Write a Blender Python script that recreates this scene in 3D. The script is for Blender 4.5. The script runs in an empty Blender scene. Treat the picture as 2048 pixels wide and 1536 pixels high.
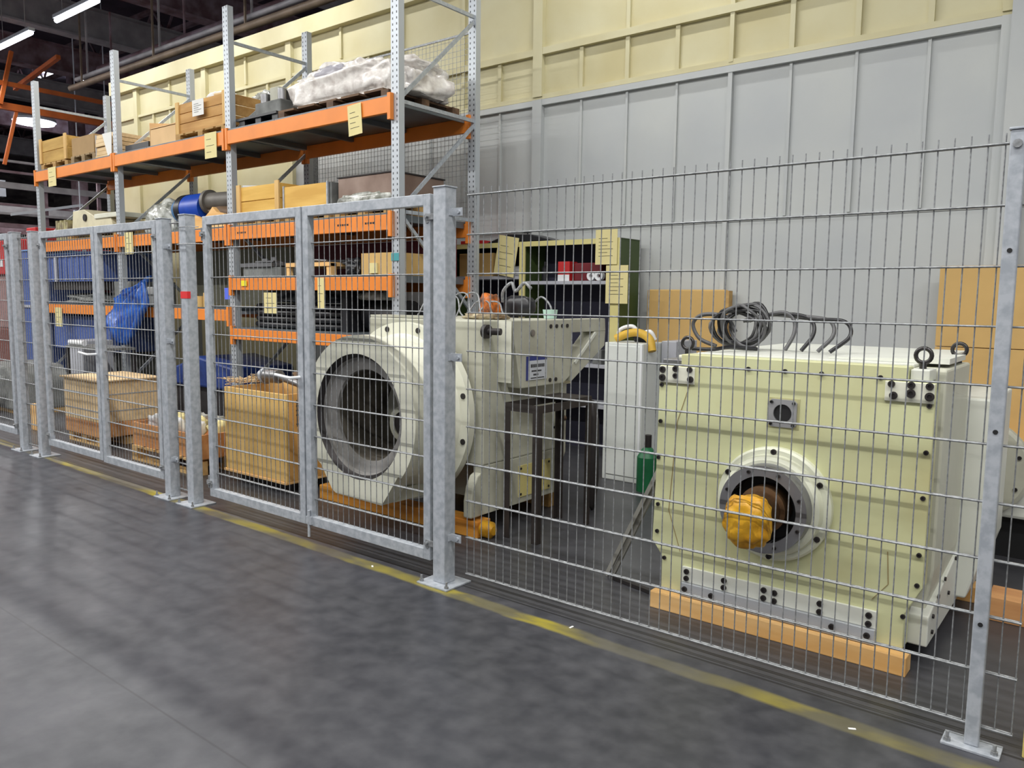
import bpy, bmesh, math, random
from mathutils import Vector, Matrix, Euler, noise
R = math.radians
random.seed(7)
sc = bpy.context.scene
COL = sc.collection
# ---------------------------------------------------------------- camera
cd = bpy.data.cameras.new('camera'); cam = bpy.data.objects.new('camera', cd); COL.objects.link(cam)
cam.location = (2.7267, -3.0951, 1.5452)
cam.rotation_euler = (1.462974, -0.011422, 0.667278)
cd.sensor_width = 36.0; cd.sensor_fit = 'HORIZONTAL'; cd.lens = 36.0 * 1576.9 / 2048.0
cd.clip_start = 0.05; cd.clip_end = 200
sc.camera = cam
# ---------------------------------------------------------------- view, world
sc.view_settings.view_transform = 'Standard'; sc.view_settings.look = 'None'
sc.view_settings.gamma = 1.0; sc.view_settings.use_curve_mapping = False
sc.view_settings.exposure = 0.0
w = bpy.data.worlds.new('hall_air'); sc.world = w; w.use_nodes = True
w.node_tree.nodes['Background'].inputs[0].default_value = (0.95, 0.95, 0.98, 1)
w.node_tree.nodes['Background'].inputs[1].default_value = 0.34
LAMP_W = 104.0
SKY = [(-26.7, -26.2, 8.6, 0.36), (-26.0, -25.3, 8.6, 0.36), (-25.1, -24.8, 8.6, 0.36), (-27.5, -27.1, 9.0, 0.36), (-27.0, -26.2, 9.0, 0.36), (-26.1, -25.7, 9.0, 0.36), (-25.1, -24.4, 9.0, 0.36), (-27.0, -26.0, 9.8, 0.36)]       # each tube fitting
# ---------------------------------------------------------------- materials
def s2l(c):
    return tuple(((x/255)/12.92 if x/255 <= .04045 else ((x/255+.055)/1.055)**2.4) for x in c)
MATS = {}
def mat(name, rgb, rough=.5, metal=0.0, var=0.0, scale=6.0, bump=0.0, emit=0.0, alpha=1.0, stretch=None, rgb2=None, coat=0.0, spec=None, thr=None):
    """painted / plain procedural material: base colour mixed by noise towards rgb2"""
    if name in MATS: return MATS[name]
    m = bpy.data.materials.new(name); m.use_nodes = True; nt = m.node_tree; N = nt.nodes; L = nt.links
    b = N['Principled BSDF']; c = s2l(rgb)
    b.inputs['Base Color'].default_value = (*c, 1); b.inputs['Roughness'].default_value = rough
    b.inputs['Metallic'].default_value = metal; b.inputs['Alpha'].default_value = alpha
    if coat: b.inputs['Coat Weight'].default_value = coat
    if spec is not None: b.inputs['Specular IOR Level'].default_value = spec
    if emit:
        b.inputs['Emission Color'].default_value = (*c, 1); b.inputs['Emission Strength'].default_value = emit
    if var or bump or rgb2:
        tc = N.new('ShaderNodeTexCoord'); mp = N.new('ShaderNodeMapping'); ns = N.new('ShaderNodeTexNoise')
        ns.inputs['Scale'].default_value = scale; ns.inputs['Detail'].default_value = 5
        if stretch: mp.inputs['Scale'].default_value = stretch
        L.new(tc.outputs['Object'], mp.inputs[0]); L.new(mp.outputs[0], ns.inputs['Vector'])
        if var or rgb2:
            mx = N.new('ShaderNodeMix'); mx.data_type = 'RGBA'
            c2 = s2l(rgb2) if rgb2 else tuple(x*(1-var) for x in c)
            mx.inputs[6].default_value = (*c, 1); mx.inputs[7].default_value = (*c2, 1)
            rp = N.new('ShaderNodeMapRange')
            a, z = thr if thr else (.35, .65)
            rp.inputs[1].default_value = a; rp.inputs[2].default_value = z
            L.new(ns.outputs[0], rp.inputs[0]); L.new(rp.outputs[0], mx.inputs[0]); L.new(mx.outputs[2], b.inputs['Base Color'])
        if bump:
            bp = N.new('ShaderNodeBump'); bp.inputs['Strength'].default_value = bump; bp.inputs['Distance'].default_value = .01
            L.new(ns.outputs[0], bp.inputs['Height']); L.new(bp.outputs[0], b.inputs['Normal'])
    MATS[name] = m; return m
def wood(name, rgb, rgb2, axis=0, rough=.7):
    st = [6, 6, 6]; st[axis] = .8
    return mat(name, rgb, rough, scale=1.6, rgb2=rgb2, stretch=st, bump=.04)
galv = mat('galvanised_steel', (178, 183, 190), .42, .15, scale=26, rgb2=(156, 162, 170), bump=.02, thr=(.4, .62))
galv_w = mat('galvanised_wire', (158, 161, 164), .38, .35, scale=60, rgb2=(126, 128, 130))
galv_r = mat('rack_steel', (180, 186, 192), .42, .4, scale=30, rgb2=(158, 164, 172))
orange = mat('orange_beam_paint', (236, 138, 52), .45, var=.12, scale=3)
deckm = mat('deck_sheet', (120, 128, 134), .45, .55, var=.3, scale=3)
cream_m = mat('cream_machine_paint', (206, 208, 164), .42, scale=2.3, rgb2=(192, 186, 136), thr=(.45, .8))
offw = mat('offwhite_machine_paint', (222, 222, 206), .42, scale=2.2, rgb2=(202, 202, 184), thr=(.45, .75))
offw2 = mat('grey_white_casting', (186, 186, 170), .5, scale=3, rgb2=(160, 158, 142), thr=(.45, .75))
white_m = mat('white_machine_paint', (222, 224, 214), .4, var=.06, scale=4)
steel = mat('machined_steel', (150, 150, 152), .32, .75, var=.25, scale=8)
dark_st = mat('dark_steel', (58, 54, 54), .5, .4, var=.3, scale=8)
black = mat('black_rubber', (22, 22, 24), .6)
bore_m = mat('oily_bore_steel', (120, 118, 112), .35, .6, scale=5, rgb2=(46, 44, 42), thr=(.38, .6))
brownm = mat('rusty_shaft', (120, 92, 66), .38, .7, var=.4, scale=12)
yel = mat('yellow_wrap', (222, 170, 42), .4, scale=9, rgb2=(190, 132, 20), bump=.5)
yel2 = mat('yellow_foam', (214, 172, 60), .6, var=.2, scale=9)
cardb = mat('cardboard', (204, 168, 106), .8, var=.08, scale=4)
cardb2 = mat('pale_cardboard', (222, 186, 138), .8, var=.1, scale=4)
wd_x = wood('pale_pine_x', (226, 192, 134), (204, 162, 102), 0)
wd_z = wood('pale_pine_z', (224, 188, 126), (202, 162, 98), 2)
wd_y = wood('pale_pine_y', (222, 180, 106), (192, 146, 76), 1)
wd_o = wood('orange_timber', (238, 194, 132), (218, 166, 98), 0)
wd_r = wood('reddish_board', (212, 158, 104), (188, 128, 78), 0)
wd_t = wood('tan_board', (196, 160, 100), (160, 122, 68), 0)
ply = mat('pale_plywood', (226, 200, 158), .7, scale=4, rgb2=(206, 176, 130), stretch=(.4, 4, 4))
plyd = mat('shaded_plywood', (206, 172, 120), .7, scale=4, rgb2=(184, 148, 96), stretch=(.4, 4, 4))
paper = mat('white_paper', (226, 226, 222), .7)
tagm = mat('cream_tag_paper', (222, 210, 152), .7, var=.05, scale=8)
ink = mat('dark_ink', (40, 38, 40), .7)
navy = mat('navy_print', (44, 54, 122), .6)
greyprint = mat('grey_print', (196, 200, 208), .6)
wrapm = mat('white_plastic_wrap', (242, 238, 232), .22, scale=12, rgb2=(200, 192, 186), bump=.9, coat=.5, thr=(.4, .7))
bagm = mat('clear_bag', (206, 208, 202), .2, scale=14, rgb2=(120, 122, 112), bump=.7, coat=.5)
blue_p = mat('blue_plastic', (52, 104, 190), .3, scale=9, rgb2=(28, 66, 150), bump=.6)
blue_s = mat('blue_sheet_metal', (74, 96, 158), .5, var=.2, scale=3)
blue_m = mat('blue_motor_paint', (22, 70, 176), .35, var=.2, scale=6)
red_m = mat('red_paint', (196, 42, 44), .45, var=.15, scale=4)
dred = mat('dark_red_sheet', (112, 24, 34), .55, var=.25, scale=4)
greenm = mat('green_paint', (20, 104, 62), .45, var=.2, scale=6)
dgreen = mat('dark_green_cabinet', (66, 84, 40), .55, var=.15, scale=3)
cabcream = mat('cream_cabinet_edge', (216, 206, 140), .5, var=.06, scale=6)
shelfgrey = mat('grey_shelf', (176, 178, 186), .45, var=.06, scale=6)
cabin = mat('cabinet_interior', (44, 44, 62), .7)
concrete_g = mat('grey_casting', (128, 130, 128), .7, scale=5, rgb2=(92, 94, 92))
pinkg = mat('dusty_pink_sheet', (150, 118, 116), .7, var=.2, scale=3)
brownr = mat('brown_red_sheet', (116, 66, 58), .7, var=.2, scale=3)
plastic_b = mat('black_plastic', (32, 32, 36), .35, var=.2, scale=6)
burlap = mat('brown_burlap', (134, 108, 80), .9, scale=14, rgb2=(88, 66, 46), bump=.6)
cream_wall = mat('cream_wall_paint', (206, 200, 164), .62, scale=1.1, rgb2=(192, 182, 138), thr=(.38, .7))
grey_wall = mat('grey_wall_paint', (188, 191, 189), .6, scale=.9, rgb2=(176, 180, 182), thr=(.4, .7))
tube_m = mat('lit_tube', (240, 244, 255), .3, emit=12)
sky_m = mat('lit_rooflight', (236, 240, 255), .3, emit=9)
lampw = mat('lamp_housing', (196, 200, 206), .5)
roofm = mat('dark_roof_sheet', (70, 60, 74), .8, var=.4, scale=2)
beamd = mat('dark_roof_steel', (150, 132, 140), .6, .2, scale=3, rgb2=(108, 80, 84))
beamg = mat('grey_roof_steel', (172, 168, 170), .6, .2, var=.3, scale=3)
oranged = mat('orange_crane_paint', (196, 98, 34), .55, var=.3, scale=3)
pipe_m = mat('pipe_brown', (120, 104, 88), .55, .2, var=.3, scale=4)
farwall = mat('far_hall_wall', (124, 116, 114), .8, scale=.6, rgb2=(74, 66, 72), stretch=(1, 2, 5))
signw = mat('far_white_board', (206, 212, 222), .6)
white_pl = mat('white_plastic', (228, 230, 232), .4)
teal = mat('teal_tape', (70, 150, 156), .5)
redtape = mat('red_tape', (214, 44, 48), .5)
mint = mat('mint_cup', (176, 208, 196), .5)
# floor: dark blue-grey sealed concrete, worn yellow aisle line, joints
def floor_mat():
    m = bpy.data.materials.new('sealed_concrete'); m.use_nodes = True; nt = m.node_tree; N = nt.nodes; L = nt.links
    b = N['Principled BSDF']
    tc = N.new('ShaderNodeTexCoord'); sep = N.new('ShaderNodeSeparateXYZ'); L.new(tc.outputs['Object'], sep.inputs[0])
    def math_(op, a, c=None):
        n = N.new('ShaderNodeMath'); n.operation = op
        for i, v in enumerate((a, c)):
            if v is None: continue
            if isinstance(v, (int, float)): n.inputs[i].default_value = v
            else: L.new(v, n.inputs[i])
        return n.outputs[0]
    def noise_(scale, det=5, st=(1, 1, 1), off=(0, 0, 0)):
        mp = N.new('ShaderNodeMapping'); mp.inputs['Scale'].default_value = st; mp.inputs['Location'].default_value = off
        L.new(tc.outputs['Object'], mp.inputs[0])
        n = N.new('ShaderNodeTexNoise'); n.inputs['Scale'].default_value = scale; n.inputs['Detail'].default_value = det
        L.new(mp.outputs[0], n.inputs['Vector']); return n.outputs[0]
    def rng(v, a, z, lo=0, hi=1):
        n = N.new('ShaderNodeMapRange'); n.inputs[1].default_value = a; n.inputs[2].default_value = z
        n.inputs[3].default_value = lo; n.inputs[4].default_value = hi; L.new(v, n.inputs[0]); return n.outputs[0]
    def mix(f, A, B):
        n = N.new('ShaderNodeMix'); n.data_type = 'RGBA'
        if isinstance(f, float): n.inputs[0].default_value = f
        else: L.new(f, n.inputs[0])
        for i, v in ((6, A), (7, B)):
            if isinstance(v, tuple): n.inputs[i].default_value = (*s2l(v), 1)
            else: L.new(v, n.inputs[i])
        return n.outputs[2]
    big = rng(noise_(.9, 3), .38, .62); fine = rng(noise_(9, 6), .35, .7)
    c = mix(big, (56, 57, 63), (45, 46, 52)); c = mix(math_('MULTIPLY', fine, .3), c, (102, 102, 106))
    # inside the cage: the floor is plain grey
    inside = rng(sep.outputs[1], -.02, .03)
    c = mix(math_('MULTIPLY', inside, .5), c, (74, 74, 77))
    # worn yellow line
    wob = math_('MULTIPLY', math_('SUBTRACT', noise_(3, 3), .5), .05)
    drift = math_('MULTIPLY', sep.outputs[0], -.018)
    yy = math_('SUBTRACT', math_('ADD', sep.outputs[1], wob), drift)
    d = math_('ABSOLUTE', math_('ADD', yy, .125))
    line = rng(d, .035, .055, 1, 0)
    wear = rng(noise_(2.2, 6, (1, 2.5, 1), (3.2, 0, 0)), .44, .64)
    wear2 = rng(noise_(.8, 3, (1, .2, 1), (1.7, 0, 0)), .42, .62, .12, 1)
    lf = math_('MULTIPLY', line, math_('MULTIPLY', math_('ADD', math_('MULTIPLY', wear, .8), .12), wear2))
    c = mix(math_('MULTIPLY', line, .35), c, (112, 108, 88))
    c = mix(lf, c, (166, 152, 30))
    # joints
    j1 = rng(math_('ABSOLUTE', math_('ADD', sep.outputs[1], .012)), .004, .010, 1, 0)
    j2 = rng(math_('ABSOLUTE', math_('ADD', sep.outputs[1], 1.70)), .002, .006, .6, 0)
    c = mix(math_('MAXIMUM', j1, j2), c, (34, 34, 38))
    # crumbs and oil spots
    sp = rng(noise_(34, 2, (1, 1, 1), (5, 2, 0)), .74, .78); c = mix(math_('MULTIPLY', sp, inside), c, (44, 42, 42))
    L.new(c, b.inputs['Base Color'])
    L.new(rng(noise_(1.4, 4, (1, 1, 1), (9, 9, 0)), .3, .7, .31, .45), b.inputs['Roughness'])
    bp = N.new('ShaderNodeBump'); bp.inputs['Strength'].default_value = .12; bp.inputs['Distance'].default_value = .004
    L.new(noise_(14, 6), bp.inputs['Height']); L.new(bp.outputs[0], b.inputs['Normal'])
    return m
floorm = floor_mat()
def upright_mat():
    """perforated upright: two columns of small dark slots punched along the height"""
    m = bpy.data.materials.new('perforated_upright'); m.use_nodes = True; nt = m.node_tree; N = nt.nodes; L = nt.links
    b = N['Principled BSDF']; b.inputs['Metallic'].default_value = .35; b.inputs['Roughness'].default_value = .42
    tc = N.new('ShaderNodeTexCoord'); sep = N.new('ShaderNodeSeparateXYZ'); L.new(tc.outputs['Object'], sep.inputs[0])
    def M_(op, a, c):
        n = N.new('ShaderNodeMath'); n.operation = op
        for i, v in enumerate((a, c)):
            if isinstance(v, (int, float)): n.inputs[i].default_value = v
            else: L.new(v, n.inputs[i])
        return n.outputs[0]
    fz = M_('FRACT', M_('MULTIPLY', sep.outputs[2], 20.0), 0)
    az = M_('LESS_THAN', M_('ABSOLUTE', M_('SUBTRACT', fz, .5), 0), .2)
    ax = M_('LESS_THAN', M_('ABSOLUTE', M_('SUBTRACT', M_('ABSOLUTE', sep.outputs[0], 0), .026), 0), .006)
    f = M_('MULTIPLY', az, ax)
    mx = N.new('ShaderNodeMix'); mx.data_type = 'RGBA'; mx.inputs[6].default_value = (*s2l((184, 190, 196)), 1); mx.inputs[7].default_value = (*s2l((52, 54, 58)), 1)
    L.new(f, mx.inputs[0]); L.new(mx.outputs[2], b.inputs['Base Color'])
    return m
upm = upright_mat()
# ---------------------------------------------------------------- mesh builder
class MB:
    def __init__(s): s.v = []; s.f = []; s.sm = []
    def add(s, vs, fs, smooth=False):
        o = len(s.v); s.v += [tuple(v) for v in vs]; s.f += [tuple(i+o for i in f) for f in fs]; s.sm += [smooth]*len(fs); return s
    def box(s, x0, x1, y0, y1, z0, z1, M=None):
        x0, x1 = min(x0, x1), max(x0, x1); y0, y1 = min(y0, y1), max(y0, y1); z0, z1 = min(z0, z1), max(z0, z1)
        vs = [(x, y, z) for x in (x0, x1) for y in (y0, y1) for z in (z0, z1)]
        if M: vs = [M @ Vector(v) for v in vs]
        return s.add(vs, [(0, 1, 3, 2), (4, 6, 7, 5), (0, 4, 5, 1), (2, 3, 7, 6), (0, 2, 6, 4), (1, 5, 7, 3)])
    def bar(s, p, q, w, h, up=(0, 0, 1)):
        p = Vector(p); q = Vector(q); d = (q-p).normalized(); u = Vector(up)
        if abs(d.dot(u)) > .98: u = Vector((0, 1, 0))
        a = d.cross(u).normalized()*w/2; c = a.cross(d).normalized()*h/2
        vs = [P+i*a+j*c for P in (p, q) for i, j in ((-1, -1), (1, -1), (1, 1), (-1, 1))]
        return s.add(vs, [(0, 1, 2, 3), (7, 6, 5, 4), (0, 4, 5, 1), (1, 5, 6, 2), (2, 6, 7, 3), (3, 7, 4, 0)])
    def cyl(s, p, q, r, n=16, r2=None, caps=True):
        p = Vector(p); q = Vector(q); d = (q-p).normalized(); r2 = r if r2 is None else r2
        u = Vector((0, 0, 1)) if abs(d.z) < .9 else Vector((1, 0, 0)); a = d.cross(u).normalized(); b = d.cross(a)
        c = [(math.cos(2*math.pi*i/n), math.sin(2*math.pi*i/n)) for i in range(n)]
        A = [p+(a*x+b*y)*r for x, y in c]; B = [q+(a*x+b*y)*r2 for x, y in c]
        s.add(A+B, [(i, (i+1) % n, n+(i+1) % n, n+i) for i in range(n)], True)
        if caps: s.add(A, [tuple(range(n))[::-1]]); s.add(B, [tuple(range(n))])
        return s
    def ring(s, p, q, R0, R1, n=40):
        """annulus of outer R0, inner R1 between p and q"""
        p = Vector(p); q = Vector(q); d = (q-p).normalized()
        u = Vector((0, 0, 1)) if abs(d.z) < .9 else Vector((1, 0, 0)); a = d.cross(u).normalized(); b = d.cross(a)
        def c(P, r): return [P+(a*math.cos(2*math.pi*i/n)+b*math.sin(2*math.pi*i/n))*r for i in range(n)]
        for (X, Y, rev, sm) in ((c(p, R0), c(q, R0), 0, 1), (c(p, R1), c(q, R1), 1, 1), (c(p, R0), c(p, R1), 1, 0), (c(q, R0), c(q, R1), 0, 0)):
            fs = [(i, (i+1) % n, n+(i+1) % n, n+i) for i in range(n)]
            if rev: fs = [f[::-1] for f in fs]
            s.add(X+Y, fs, bool(sm))
        return s
    def lathe(s, p, d, prof, n=40):
        """prof = [(along, radius)...]"""
        p = Vector(p); d = Vector(d).normalized(); u = Vector((0, 0, 1)) if abs(d.z) < .9 else Vector((1, 0, 0)); a = d.cross(u).normalized(); b = d.cross(a)
        for (t0, r0), (t1, r1) in zip(prof[:-1], prof[1:]):
            A = [p+d*t0+(a*math.cos(2*math.pi*i/n)+b*math.sin(2*math.pi*i/n))*r0 for i in range(n)]
            B = [p+d*t1+(a*math.cos(2*math.pi*i/n)+b*math.sin(2*math.pi*i/n))*r1 for i in range(n)]
            s.add(A+B, [(i, (i+1) % n, n+(i+1) % n, n+i) for i in range(n)], True)
        return s
    def tube(s, path, r, n=8, closed=False, smooth=True):
        P = [Vector(x) for x in path]
        if smooth and not closed and 3 <= len(P) <= 9:
            Q = []; E = [P[0]*2-P[1]]+P+[P[-1]*2-P[-2]]
            for i in range(1, len(E)-2):
                a, b_, c, d = E[i-1:i+3]
                for k in range(6):
                    t = k/6; Q.append(.5*((2*b_)+(c-a)*t+(2*a-5*b_+4*c-d)*t*t+(3*b_-a-3*c+d)*t**3))
            P = Q+[P[-1]]
        m = len(P); rings = []
        prev = None
        for i in range(m):
            if closed: d = (P[(i+1) % m]-P[i-1]).normalized()
            else: d = (P[min(i+1, m-1)]-P[max(i-1, 0)]).normalized()
            if prev is None:
                u = Vector((0, 0, 1)) if abs(d.z) < .9 else Vector((1, 0, 0)); a = d.cross(u).normalized()
            else:
                a = (prev-d*prev.dot(d)).normalized()
            prev = a; b = d.cross(a)
            rings.append([P[i]+(a*math.cos(2*math.pi*k/n)+b*math.sin(2*math.pi*k/n))*r for k in range(n)])
        vs = [v for rg in rings for v in rg]; fs = []
        for i in range(m if closed else m-1):
            j = (i+1) % m
            fs += [(i*n+k, i*n+(k+1) % n, j*n+(k+1) % n, j*n+k) for k in range(n)]
        s.add(vs, fs, True)
        if not closed: s.add(rings[0], [tuple(range(n))[::-1]]); s.add(rings[-1], [tuple(range(n))])
        return s
    def prism(s, poly, axis, a, b):
        """poly of 2-tuples; axis 1: poly=(x,z) extruded in y; axis 0: poly=(y,z) in x; axis 2: poly=(x,y) in z"""
        def P(u, v, t): return {0: (t, u, v), 1: (u, t, v), 2: (u, v, t)}[axis]
        n = len(poly); A = [P(u, v, a) for u, v in poly]; B = [P(u, v, b) for u, v in poly]
        return s.add(A+B, [tuple(range(n)), tuple(range(2*n-1, n-1, -1))]+[(i, (i+1) % n, n+(i+1) % n, n+i)[::-1] for i in range(n)])
    def blob(s, c, sz, seed=0, amp=.25, freq=2.5, sub=4, flat=0.0, power=.7):
        bm = bmesh.new(); bmesh.ops.create_icosphere(bm, subdivisions=sub, radius=1)
        c = Vector(c); off = Vector((seed*3.1, seed*1.7, seed*.9))
        vs = []
        for v in bm.verts:
            d = v.co.normalized(); q = Vector([math.copysign(abs(t)**power, t) for t in d])
            k = 1+amp*noise.fractal(d*freq+off, 1.0, 2.0, 4)
            p = Vector((q.x*sz[0]*k, q.y*sz[1]*k, q.z*sz[2]*k))
            if p.z < -flat: p.z = -flat
            vs.append(c+p)
        idx = {v: i for i, v in enumerate(bm.verts)}; fs = [tuple(idx[v] for v in f.verts) for f in bm.faces]; bm.free()
        return s.add(vs, fs, True)
    def build(s, name, m, parent=None, origin=None, bevel=0, M=None, recalc=True, solid=0):
        vs = [Vector(v) for v in s.v]
        if M: vs = [M @ v for v in vs]
        me = bpy.data.meshes.new(name); o = bpy.data.objects.new(name, me); COL.objects.link(o)
        if parent is not None:
            W = WORLD[parent.name]; Wi = W.inverted(); vs = [Wi @ v for v in vs]; o.parent = parent; WORLD[o.name] = W
            # give the part its own origin at its middle
            mid = sum(vs, Vector())/len(vs); vs = [v-mid for v in vs]; o.location = mid; WORLD[o.name] = W @ Matrix.Translation(mid)
        else:
            if origin is None:
                origin = ((min(v.x for v in vs)+max(v.x for v in vs))/2, (min(v.y for v in vs)+max(v.y for v in vs))/2, min(v.z for v in vs))
            origin = Vector(origin); vs = [v-origin for v in vs]; o.location = origin; WORLD[o.name] = Matrix.Translation(origin)
        me.from_pydata(vs, [], s.f)
        me.polygons.foreach_set('use_smooth', s.sm); me.materials.append(m); me.update()
        if recalc:
            bm = bmesh.new(); bm.from_mesh(me); bmesh.ops.recalc_face_normals(bm, faces=bm.faces); bm.to_mesh(me); bm.free()
        if bevel:
            b = o.modifiers.new('bevel', 'BEVEL'); b.width = bevel; b.segments = 2; b.limit_method = 'ANGLE'; b.angle_limit = R(40)
        if solid:
            b = o.modifiers.new('solid', 'SOLIDIFY'); b.thickness = solid
        return o
WORLD = {}
def tag(o, label, cat, group=None, kind=None):
    o['label'] = label; o['category'] = cat
    if group: o['group'] = group
    if kind: o['kind'] = kind
    return o
def thing(name, label, cat, loc, rz=0, group=None):
    o = bpy.data.objects.new(name, None); COL.objects.link(o); o.location = loc; o.rotation_euler = (0, 0, rz); o.empty_display_size = .1
    WORLD[o.name] = Matrix.Translation(Vector(loc)) @ Matrix.Rotation(rz, 4, 'Z')
    return tag(o, label, cat, group)
def struct(name, mb, m, **k):
    o = mb.build(name, m, **k); o['kind'] = 'structure'; return o
def dup(src, label, loc, rz=None, group=None):
    r = src.copy(); COL.objects.link(r); r.location = loc
    if rz is not None: r.rotation_euler = (0, 0, rz)
    r['label'] = label
    if group: r['group'] = group
    WORLD[r.name] = Matrix.Translation(Vector(loc)) @ Matrix.Rotation(r.rotation_euler.z, 4, 'Z')
    for ch in list(src.children):
        c = ch.copy(); COL.objects.link(c); c.parent = r
        for g in list(ch.children):
            d = g.copy(); COL.objects.link(d); d.parent = c
    return r
def box1(name, label, cat, x0, x1, y0, y1, z0, z1, m, bevel=.004, group=None):
    return tag(MB().box(x0, x1, y0, y1, z0, z1).build(name, m, bevel=bevel), label, cat, group)
def Rz(cx, cy, a): return Matrix.Translation((cx, cy, 0)) @ Matrix.Rotation(a, 4, 'Z') @ Matrix.Translation((-cx, -cy, 0))

# ================================================================ SETTING
WY = 3.95          # face of the partition wall
struct('floor', MB().box(-45, 9, -14, 16, -.1, 0), floorm, origin=(0, 0, 0))
WX0, WX1 = -11.95, 6.0
wb = MB().box(WX0, WX1, WY, WY+.15, 0, 3.66)
struct('wall_back', wb, grey_wall)
struct('wall_back_left', MB().box(WX0, -6.79, WY-.012, WY, 0, 3.66), cream_wall)
struct('wall_back_upper', MB().box(WX0, WX1, WY-.0, WY+.15, 3.66, 5.05), cream_wall)
# cream cap beam, its underside throws the shadow on the panels
struct('trim_1', MB().box(WX0, WX1, WY-.10, WY+.15, 5.05, 5.28), cream_wall, bevel=.004)
PX = [-.31+2.16*k for k in range(-6, 4) if WX0 < -.31+2.16*k < WX1]
cb = MB(); gb = MB()
for x in PX:
    wd = .02 if abs(x+.31) < .1 else .06; dp = .045 if wd < .05 else .06
    cb.box(x-wd, x+wd, WY-dp, WY, 3.69, 5.05)
    (gb if x > -6 else cb).box(x-wd, x+wd, WY-dp, WY, 0, 3.66)
    for k in (1, 2, 3):
        xx = x+.54*k
        if xx < WX1:
            zt = 4.12 if xx > -4.6 else 4.58
            cb.box(xx-.022, xx+.022, WY-.032, WY, 3.70, zt)
            if x > -6: gb.box(xx-.012, xx+.012, WY-.022, WY, 2.30, 3.60)
            if k == 2: cb.box(xx-.02, xx+.02, WY-.03, WY, zt+.07, 5.05)
cb.box(WX0, -4.6, WY-.045, WY, 4.58, 4.62)
cb.box(-4.58, WX1, WY-.055, WY, 4.12, 4.19)
cb.box(WX0, WX1, WY-.040, WY, 3.665, 3.715)
gb.box(-6.79, WX1, WY-.05, WY, 3.60, 3.66)
gb.box(-6.79, WX1, WY-.010, WY, 2.27, 2.30)
struct('trim_2', cb, cream_wall); struct('trim_3', gb, grey_wall)
# pilaster at the right end of the visible wall and set-back bay
struct('trim_4', MB().box(1.86, 2.0, WY-.12, WY-.0, 0, 5.05), grey_wall)
struct('wall_far', MB().box(-44.2, -44, -14, 16, 0, 9), farwall)
struct('wall_far_back', MB().box(-44, -12, 15.8, 16, 0, 9), farwall)
struct('ceiling', MB().box(-45, 9, -14, 16, 9.0, 9.1), roofm)
# ---------------------------------------------------------------- roof steel (each member its own thing)
for k, x in enumerate((-7.6, -10.2, -13.0, -16.2, -19.6, -23.5, -28.0, -34.0)):
    z = 7.2
    b = MB(); b.box(x-.16, x+.16, -10, 15, z, z+.04).box(x-.02, x+.02, -10, 15, z+.04, z+.66).box(x-.16, x+.16, -10, 15, z+.66, z+.7)
    tag(b.build('roof_girder', (beamd, beamg)[k % 2]), 'dark steel girder crossing under the roof, ' + ('nearest', 'second nearest', 'third nearest', 'fourth nearest', 'fifth nearest', 'third farthest', 'second farthest', 'farthest')[k] + ' of the row', 'girder', 'roof girders')
for k, (y, z) in enumerate(((1.0, 8.2), (4.6, 8.2), (8.0, 8.2), (11.5, 8.2))):
    b = MB(); b.box(-40, 3, y-.06, y+.06, z, z+.1).box(-40, 3, y-.06, y+.06, z+.7, z+.8)
    for i in range(0, 34):
        x = -40+i*1.25; b.bar((x, y, z+.05), (x+.62, y, z+.75), .05, .05).bar((x+.62, y, z+.75), (x+1.25, y, z+.05), .05, .05)
    tag(b.build('roof_truss', beamd), 'long lattice purlin running the length of the hall roof, number %s from the cage side' % ('one', 'two', 'three', 'four')[k], 'truss', 'lattice purlins')
PXE = -14.0
for k, (y, z, r, m, nm) in enumerate(((4.30, 5.66, .06, pipe_m, 'brown pipe just above the cream wall cap'), (4.42, 5.86, .045, beamg, 'thin grey pipe above the brown one over the wall'), (4.9, 6.15, .09, beamd, 'thick dark pipe behind and above the wall'))):
    b = MB().cyl((-14.5, y, z), (4, y, z), r, 12)
    for i in range(7): b.bar((-14+i*2.8, y, z), (-14+i*2.8, y, 7.2 if i else 7.2), .03, .03)
    tag(b.build('ceiling_pipe', m), nm, 'pipe')
# rooflights and crane at the far left
def rooflight(x0, x1, y, wd, lab):
    return tag(MB().box(x0, x1, y-wd/2, y+wd/2, 8.90, 8.93).box(x0, x0+.05, y-.03, y+.03, 8.93, 9.0).build('rooflight', sky_m), lab, 'rooflight', 'rooflight strips')
for k, (x0, x1, y, wd) in enumerate(SKY):
    rooflight(x0, x1, y, wd, 'bright rooflight pane between dark roof girders, %s' % ('first of the far row', 'second of the far row', 'third of the far row', 'first of the near row', 'second of the near row', 'third of the near row', 'large one right of both rows', 'long one low above the pipe')[k])
t = thing('bridge_crane', 'orange bridge crane beam spanning the far hall above the rack', 'crane', (-17, 5, 4.9))
MB().box(-16.06, -15.94, .5, 13, 5.32, 5.46).build('bridge_beam', oranged, t)
MB().box(-15.95, -15.89, .5, 13, 5.79, 5.88).build('upper_beam', oranged, t)
MB().bar((-15.9, 3.5, 5.4), (-15.9, 3.76, 6.5), .07, .07).build('strut', oranged, t)
MB().bar((-16.6, 4.05, 5.92), (-14.4, 4.05, 6.2), .08, .08).build('end_carriage', oranged, t)
MB().bar((-16, 3.55, 4.2), (-16, 3.85, 5.4), .06, .06).build('hoist_arm', oranged, t)
t = thing('highbay_lamp', 'glowing white highbay lamp far down the hall behind the rack', 'lamp', (-20, 5.72, 5.95))
MB().lathe((-20, 5.72, 5.95), (0, 0, 1), [(0, .5), (.06, .5), (.3, .22), (.36, 0)], 24).build('shade', lampw, t)
MB().cyl((-20, 5.72, 5.90), (-20, 5.72, 5.95), .46, 24).build('bulb', sky_m, t)
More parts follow.
